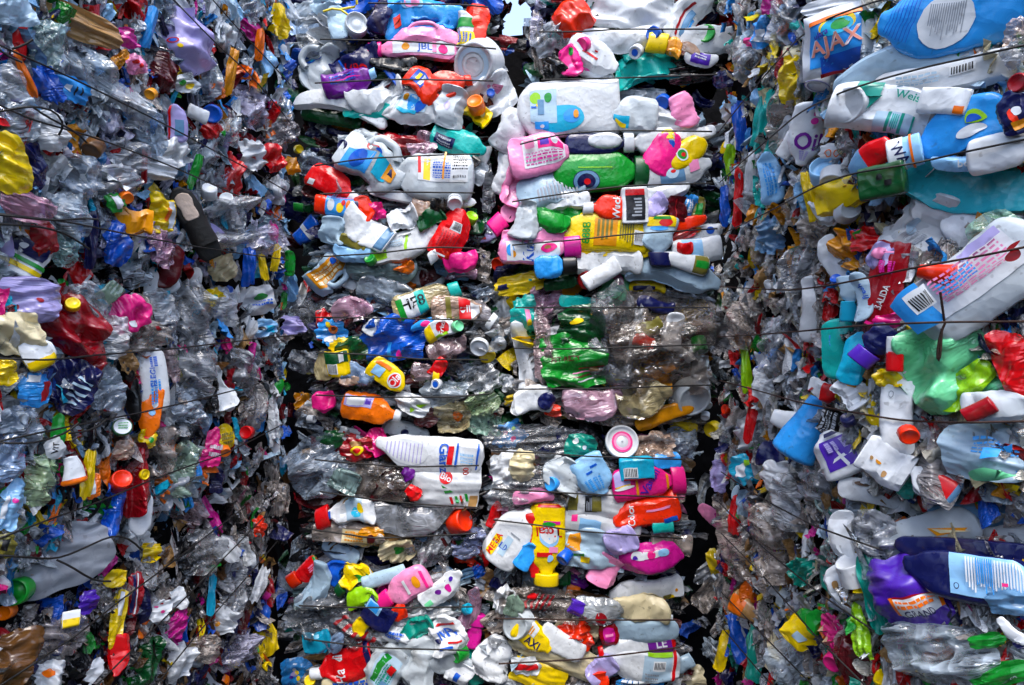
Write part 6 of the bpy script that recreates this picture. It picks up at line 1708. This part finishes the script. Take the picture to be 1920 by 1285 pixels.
f(18, 950, 50, 100, 0, 'lb', 'pale blue patterned film at the lower left border', 'film', amp=.3, p=[('r', .2, -.5, .35, .5, 'w'), ('e', .6, .2, .1, .1, 'mg')])
# bottom of the left wall
f(105, 1042, 230, 130, 14, 'gy', 'large dirty grey bag with a wire across it', 'film', amp=.13, name='plastic_bag', cat='bag')
f(250, 1030, 100, 40, 38, 'w', 'white bag handle flap', amp=.2)
f(198, 1060, 50, 30, 45, 'mg', 'magenta scrap under the white flap', amp=.2)
f(12, 1022, 40, 46, 0, 'ol', 'black and yellow scrap at the left border', amp=.3, p=[('r', .2, -.5, .5, .5, 'bk')])
cp(24, 1112, 60, 40, 200, 'gn', 'green tub with white top', h=.6, kind='lid')
cp(6, 1150, 34, 40, 200, 'or', 'orange ball at the left border', h=.8)
f(285, 1034, 38, 36, 10, 'ye', 'yellow crumpled cap beside the white flap', amp=.4)
b('sl', 264, 966, 74, 40, 268, 'w', 'white bottle above the yellow crumpled cap', cr=.2, k=.85)
b('bx', 133, 1160, 34, 26, 10, 'w', 'white and yellow little carton', k=.8, p=[('r', .0, -1, 1, -.1, 'ye')], cr=.1)
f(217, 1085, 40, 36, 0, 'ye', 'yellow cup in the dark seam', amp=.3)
f(220, 1160, 30, 110, 5, 'ye', 'yellow and white tall strip', p=[('r', .4, .1, .7, .9, 'w')], amp=.25)
b('bt', 221, 1228, 76, 38, 268, 'rd', 'red bottle hanging under the tall yellow strip', cr=.4, k=.85)
f(276, 1240, 50, 110, 0, 'dg', 'dark green clear film at the bottom', 'film', amp=.35)
f(252, 1112, 36, 80, 8, 'cr', 'red and blue layered strip', p=[('r', .3, -.9, .5, .9, 'nv'), ('r', .55, -.9, .62, .9, 'w')], amp=.3)
f(332, 1172, 40, 56, 0, 'mg', 'pink wrapper in the lower left wall', amp=.35)
f(300, 1143, 40, 44, 0, 'w', 'white wrapper with pink dots', p=[('e', .3, .3, .1, .1, 'hp'), ('e', .6, -.2, .12, .12, 'hp'), ('e', .5, .6, .1, .1, 'cr')], amp=.3)
f(335, 1122, 36, 40, 20, 'w', 'white bird shaped scrap', amp=.35)
st(397, 1116, 80, 16, 85, 'cy', 'narrow cyan strip in the lower left wall')
f(424, 1030, 60, 40, -40, 'w', 'white curved bottle shard near the dark seam', amp=.2)
f(486, 988, 24, 40, 10, 'ro', 'orange wrapper near the stack corner', amp=.4)
f(487, 1095, 20, 80, -15, 'w', 'white long sliver near the stack corner', amp=.3)
f(378, 1214, 60, 54, 0, 'tn', 'tan rounded bottle at the bottom of the left wall', 'clear', amp=.3)
f(448, 1216, 80, 66, 20, 'lv', 'lavender crumpled film at the bottom corner', 'clear', amp=.45)
cp(504, 1250, 17, 30, 0, 'ye', 'tiny yellow cap at the bottom corner')
f(28, 1235, 90, 120, 0, 'br', 'brown clear film at the bottom left corner', 'film', amp=.25)
f(176, 1258, 24, 70, -25, 'w', 'white sliver at the bottom edge', amp=.3)
f(120, 1190, 90, 80, 0, 'ma', 'dark red film under the little carton', 'clear', amp=.35)
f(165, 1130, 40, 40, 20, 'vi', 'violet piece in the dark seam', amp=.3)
f(90, 1262, 60, 50, 0, 'w', 'white and orange wrapper at the bottom edge', p=[('e', .5, 0, .25, .35, 'or')], amp=.3)
f(435, 1100, 50, 110, 5, 'gy', 'grey brown clear film near the cyan strip', 'clear', amp=.4)
f(340, 1240, 50, 70, 0, 'w', 'white and tan cup at the bottom edge', amp=.3)
f(420, 1165, 60, 50, -10, 'w', 'white torn bottle with amber neck', p=[('e', .2, -.3, .15, .3, 'am')], amp=.35)
f(350, 960, 70, 60, -30, 'cr', 'dull red clear film above the dark seam', 'clear', amp=.35)
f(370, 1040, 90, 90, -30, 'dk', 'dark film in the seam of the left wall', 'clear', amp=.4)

# ================================================================== the slipper, the cord
def slipper():
    mat4, Lm, Wm, mpp = frame_at(366, 420, 150, 56, 118, .06, .8)
    root = bpy.data.objects.new('slipper', None)
    root.matrix_world = mat4
    link(root)
    n, m = 30, 16
    u = np.linspace(0, 1, n)
    hw = np.interp(u, [0, .06, .2, .45, .7, .9, 1], [.30, .40, .43, .38, .48, .40, .12]) * Wm
    ph = np.linspace(0, 2 * np.pi, m, endpoint=False)
    def slab(scale, t, z):
        G = np.zeros((n + 2, m, 3))
        for i in range(n + 2):
            k_ = min(max(i - 1, 0), n - 1)
            s = 0 if i in (0, n + 1) else 1
            G[i, :, 0] = (u[k_] - .5) * Lm * (scale * .5 + .5)
            G[i, :, 1] = hw[k_] * scale * np.cos(ph) * s
            G[i, :, 2] = z + t * np.sign(np.sin(ph)) * np.abs(np.sin(ph)) ** .4 * s
        return mesh_from('slab', G.reshape(-1, 3), grid_faces(n + 2, m, True), None)
    a = slab(1.0, Wm * .12, 0)
    a.materials.append(M['rubber'])
    part('sole', a, root)
    c_ = slab(.70, Wm * .03, 0)
    c_.materials.append(M['sole'])
    co = np.zeros(len(c_.vertices) * 3, dtype=np.float32)
    c_.vertices.foreach_get('co', co)
    co = co.reshape(-1, 3)
    co[:, 0] = co[:, 0] * .42 + Lm * .24
    co[:, 1] *= .85
    co[:, 2] += Wm * .12
    c_.vertices.foreach_set('co', co.ravel())
    part('insole', c_, root)
    nu, nv = 12, 14
    G = np.zeros((nu, nv, 3))
    for i in range(nu):
        uu = .22 + .34 * i / (nu - 1)
        w_ = np.interp(uu, u, hw) * 1.05
        for j in range(nv):
            p_ = math.pi * j / (nv - 1)
            G[i, j] = ((uu - .5) * Lm, -w_ * math.cos(p_), Wm * (.02 + .42 * math.sin(p_) ** .7))
    part('strap', mesh_from('strap', G.reshape(-1, 3), grid_faces(nu, nv), M['rubber']), root)
    tag(root, 'black slipper with beige insole wedged in the left wall', 'slipper')
    MANUAL.append((366, 420, 140, root['label'], 150, 56, 118))
slipper()

def along(pts, step=16.0):
    pts = np.array(pts, float)
    seg = np.linalg.norm(np.diff(pts, axis=0), axis=1)
    s = np.concatenate([[0], np.cumsum(seg)])
    q = np.linspace(0, s[-1], max(4, int(s[-1] / step)))
    # smooth curve through the points
    x, y = np.interp(q, s, pts[:, 0]), np.interp(q, s, pts[:, 1])
    for _ in range(2):
        x[1:-1] = .25 * x[:-2] + .5 * x[1:-1] + .25 * x[2:]
        y[1:-1] = .25 * y[:-2] + .5 * y[1:-1] + .25 * y[2:]
    return np.stack([x, y], -1)

# ================================================================== more crumpled pieces in the places still bare
W_, H_ = 250, 165
occ = np.zeros((H_, W_))
gy_, gx_ = np.mgrid[0:H_, 0:W_]
gxp, gyp = gx_ * 8.0 - 40, gy_ * 8.0 - 20
def mark(x, y, L, W, ang, v=1.0):
    c_, s_ = math.cos(rad(ang)), math.sin(rad(ang))
    dx, dy = gxp - x, -(gyp - y)
    a, c2 = dx * c_ + dy * s_, -dx * s_ + dy * c_
    occ[((a / (L * .5)) ** 2 + (c2 / (W * .5)) ** 2) < 1.1] += v
for m_ in MANUAL:
    mark(m_[0], m_[1], m_[4], m_[5], m_[6])
LAND = [m_ for m_ in MANUAL if len(m_[3].split()) <= 9 and m_[2] > 26]
LN = {}
def auto_label(px, py, words_):
    near = sorted(LAND, key=lambda m_: (m_[0] - px) ** 2 + (m_[1] - py) ** 2)[:14]
    for m_ in near:
        dx, dy = px - m_[0], py - m_[1]
        opts = [('right of' if dx > 0 else 'left of') if abs(dx) > abs(dy) else ('below' if dy > 0 else 'above')]
        for rel in opts:
            t_ = '%s %s the %s' % (words_, rel, m_[3])
            if t_ not in LABELS and len(t_.split()) <= 16:
                return t_
    return None
rng = random.Random(4242)
KINDS = [('film', 'film', 'crumpled %s film scrap'), ('clear', 'film', 'wrinkled clear %s film'), ('fl', 'bottle', 'flattened %s bottle piece'), ('le', 'fragment', 'small %s shard')]
count = {k_[0]: 0 for k_ in KINDS}
made = 0
for att in range(9000):
    if made >= 400:
        break
    px, py = rng.uniform(-10, 1930), rng.uniform(-10, 1295)
    if in_gap(px, py):
        continue
    i, j = int((py + 20) / 8), int((px + 40) / 8)
    r_ = 3
    o_ = (occ[max(0, i - r_):i + r_ + 1, max(0, j - r_):j + r_ + 1] > 0).mean()
    if o_ > .35 and att < 7000:
        continue
    key = bale_at(px, py)
    names, wts = list(PAL[key].keys()), list(PAL[key].values())
    col = rng.choices(names, wts)[0]
    side = key[0] in 'LR'
    S_ = rng.uniform(42, 96) * (.5 + .5 * min(1, abs(px - 960 + (0 if px < 960 else -385)) / 900 + (.45 if px > 1640 else 0))) if side else rng.uniform(38, 80)
    W2 = S_ * rng.uniform(.4, .85)
    ang = rng.gauss(90, 28) if side else rng.gauss(5, 30)
    if col in CLEAR and rng.random() < .75:
        kd = KINDS[1]
    elif rng.random() < .55:
        kd = KINDS[0]
    elif rng.random() < .7:
        kd = KINDS[2]
    else:
        kd = KINDS[3]
    lab = auto_label(px, py, kd[2] % CNAME[col].replace('milky', 'milky white'))
    if lab is None:
        continue
    if kd[0] in ('film', 'clear'):
        f(px, py, S_, W2, ang, col, lab, kd[0], amp=rng.uniform(.25, .5), bulge=rng.uniform(.05, .25), ragged=.25, dd=rng.uniform(-.045, -.015), man=False, n=16)
    elif kd[0] == 'fl':
        b('fl', px, py, S_, S_ * .45, ang, col, lab, cr=.8, dd=rng.uniform(-.035, -.01), man=False, mat='milk' if col in ('w', 'sb', 'cm') else None)
    else:
        b('le', px, py, S_ * .9, S_ * .36, ang, col, lab, cr=.5, t=.25, dd=rng.uniform(-.03, -.005), man=False)
    mark(px, py, S_, W2, ang)
    made += 1

# ================================================================== baling wires: taut over whatever bulges out
bpy.context.view_layer.update()
dg = bpy.context.evaluated_depsgraph_get()
def wire_points(pts, lift=.004, loose=0.0):
    q = along(pts)
    ts, ds = [], []
    for x, y in q:
        d = unit(ray(x, y))
        P = wall_hit(x, y)[0]
        t0 = np.linalg.norm(P - C0)
        best = t0
        for oy in (-3, 0, 3):
            d2 = unit(ray(x, y + oy))
            ok, loc, no, fi, ob, mm = scene.ray_cast(dg, Vector(C0), Vector(d2), distance=10)
            if ok:
                best = min(best, max((loc - Vector(C0)).length, t0 - .13))
        ts.append(best)
        ds.append(d)
    ts = np.array(ts)
    n = len(ts)
    mn = np.array([ts[max(0, i - 2):i + 3].min() for i in range(n)])
    for _ in range(3):
        pad = np.pad(mn, 1, mode='edge')
        mn = .25 * pad[:-2] + .5 * pad[1:-1] + .25 * pad[2:]
    mn = np.minimum(mn, ts + .004) - lift - loose - (.008 if zone(*pts[len(pts) // 2]) == 'B' else 0)
    return C0 + np.array(ds) * mn[:, None]
WIRES = [
    ('L0', [(318, -8), (408, 85), (466, 137), (525, 205), (545, 232)]), ('L0', [(392, -8), (455, 64), (500, 110), (545, 160)]),
    ('L0', [(-12, 80), (110, 135), (175, 166), (320, 239), (478, 324), (548, 365)]), ('L0', [(-12, 192), (60, 225), (175, 257), (315, 309), (437, 363), (530, 412)]),
    ('L0', [(-12, 400), (120, 415), (242, 440), (344, 459), (440, 474), (540, 488)]),
    ('L1', [(-12, 672), (90, 676), (181, 666), (332, 654), (400, 645), (513, 633), (558, 628)]), ('L1', [(-12, 830), (120, 802), (260, 775), (378, 748), (470, 724), (535, 703)]),
    ('L1', [(-12, 1014), (90, 975), (187, 941), (272, 905), (370, 868), (417, 854), (530, 796)]),
    ('L2', [(-10, 1292), (66, 1243), (151, 1186), (223, 1128), (305, 1068), (347, 1036), (460, 950)]), ('L2', [(176, 1290), (266, 1201), (353, 1116), (393, 1074), (500, 965)]),
    ('L2', [(288, 1290), (380, 1177), (447, 1101), (520, 1015)]),
    ('A0', [(690, 6), (870, 9), (915, 14)]), ('A0', [(600, 74), (694, 76), (740, 76), (855, 85), (930, 92)]), ('A0', [(590, 156), (738, 149), (813, 150), (925, 152)]),
    ('A1', [(590, 311), (634, 305), (676, 298), (755, 294), (845, 290), (900, 289)]), ('A1', [(600, 364), (640, 362), (720, 360), (800, 361), (890, 362)]), ('A1', [(590, 482), (700, 476), (813, 463), (890, 466)]),
    ('A2', [(585, 595), (720, 597), (880, 600), (920, 602)]), ('A2', [(592, 661), (690, 665), (790, 674), (915, 675)]), ('A2', [(592, 741), (700, 745), (850, 745), (922, 738)]),
    ('A3', [(590, 862), (650, 868), (760, 876), (898, 873)]), ('A3', [(600, 922), (690, 936), (790, 946), (897, 952)]), ('A3', [(580, 992), (700, 1010), (850, 1003), (895, 1000)]),
    ('A4', [(560, 1136), (640, 1139), (760, 1140), (890, 1138)]), ('A4', [(570, 1198), (620, 1205), (700, 1215), (880, 1220)]),
    ('B0', [(1010, 60), (1085, 60), (1160, 55), (1340, 55)]), ('B0', [(1015, 150), (1180, 146), (1345, 140)]),
    ('B1', [(975, 271), (1035, 255), (1094, 248), (1170, 245), (1335, 247)]), ('B1', [(960, 379), (980, 375), (1094, 358), (1184, 348), (1335, 344)]), ('B1', [(960, 460), (1005, 456), (1080, 450), (1170, 440), (1295, 432), (1345, 429)]),
    ('B2', [(966, 577), (1100, 577), (1332, 577)]), ('B2', [(964, 653), (1060, 655), (1335, 646)]), ('B2', [(966, 730), (1120, 729), (1335, 722)]),
    ('B3', [(925, 846), (1040, 851), (1100, 856), (1285, 862)]), ('B3', [(922, 917), (1000, 921), (1120, 928), (1282, 933)]), ('B3', [(925, 975), (1010, 985), (1080, 996), (1280, 1010)]),
    ('B4', [(930, 1160), (1100, 1163), (1270, 1163)]), ('B4', [(935, 1245), (1085, 1237), (1190, 1225), (1275, 1214)]),
    ('R0', [(1346, 250), (1385, 200), (1445, 129), (1500, 68), (1545, 38), (1610, 13), (1680, -8)]), ('R0', [(1350, 342), (1384, 310), (1440, 262), (1500, 210), (1580, 172), (1655, 148), (1740, 125), (1823, 107), (1935, 82)]),
    ('R0', [(1352, 440), (1442, 397), (1539, 345), (1600, 325), (1713, 307), (1810, 285), (1935, 259)]),
    ('R1', [(1350, 538), (1481, 545), (1560, 535), (1623, 522), (1700, 505), (1784, 490), (1850, 478), (1935, 461)]), ('R1', [(1346, 632), (1420, 628), (1494, 622), (1600, 612), (1687, 607), (1780, 604), (1935, 603)]),
    ('R1', [(1350, 714), (1430, 735), (1494, 754), (1607, 775), (1687, 788), (1780, 793), (1935, 790)]),
    ('R2', [(1352, 885), (1423, 932), (1520, 984), (1600, 1013), (1655, 1032)]), ('R2', [(1348, 942), (1358, 952), (1429, 1026), (1507, 1090), (1560, 1130), (1640, 1184)]),
    ('R2', [(1352, 1000), (1429, 1078), (1494, 1152), (1532, 1197), (1625, 1288)]), ('R2', [(1352, 1110), (1442, 1203), (1530, 1292)]), ('R2', [(1350, 1172), (1426, 1262), (1455, 1292)]),
]
allp = [wire_points(w_[1]) for w_ in WIRES]
for (key, pts), P in zip(WIRES, allp):
    root = BALES[key][0]
    V, Fq = tube_path(P - np.array(root.location), .0019 if key[0] in 'LR' else .0029, 7)
    part('baling_wire', mesh_from('baling_wire', V, Fq, M['rust' if key in ('R1', 'B4') else 'wire']), root)
def loose(pts, label, cat='wire', r=.002, mat='wire', lift=.018, name='loose_wire'):
    P = wire_points(pts, lift)
    V, Fq = tube_path(P, r, 8)
    o = link(bpy.data.objects.new(name, mesh_from(name, V, Fq, M[mat])))
    tag(o, label, cat, 'loose wire ends on the bales' if cat == 'wire' else None)
loose([(-10, 86), (10, 102), (24, 116), (42, 117)], 'short wire curl under the upper left wire')
loose([(22, 92), (44, 88), (62, 74)], 'bent wire end on the orange ribbon')
loose([(-10, 211), (25, 205), (52, 198), (95, 203), (118, 219), (125, 240), (120, 250), (110, 254)], 'thick hooked wire end at the left')
loose([(60, 200), (90, 222), (130, 240), (155, 254), (163, 268)], 'wire tail running down from the hooked end')
loose([(-10, 402), (60, 410), (110, 415), (157, 408), (185, 412)], 'wire pair crossing the dark pink film')
loose([(-10, 420), (80, 425), (130, 440), (168, 468)], 'wire tail ending above the navy strip')
loose([(-10, 830), (60, 833), (130, 812), (148, 793)], 'black wire twisted over the green cap strip')
loose([(128, 813), (181, 808), (197, 795), (200, 786)], 'wire end bent up beside the white label')
loose([(-10, 1041), (50, 1045), (106, 1050), (163, 1026), (205, 1005), (230, 1002), (251, 1014), (266, 1032)], 'black wire arching over the dirty grey bag')
loose([(106, 1050), (136, 1062), (166, 1086), (190, 1095), (208, 1090)], 'wire tail hanging off the dirty grey bag')
loose([(1763, 548), (1767, 575), (1771, 606)], 'rusty wire end standing up beside the label', mat='rust')
loose([(1772, 606), (1762, 618), (1760, 650), (1753, 682), (1758, 690), (1764, 684), (1764, 640), (1766, 616)], 'rusty wire loop hanging over the mint film', mat='rust')
loose([(638, 18), (650, 6), (663, 14), (672, 26), (676, 8), (668, -6)], 'yellow cord looped above the white round lid', 'cord', .0045, 'cord', .03, 'yellow_cord')
loose([(606, 22), (622, 12), (640, 10), (652, 28)], 'yellow cord end beside the pale flattened bottle', 'cord', .004, 'cord', .03, 'yellow_cord')
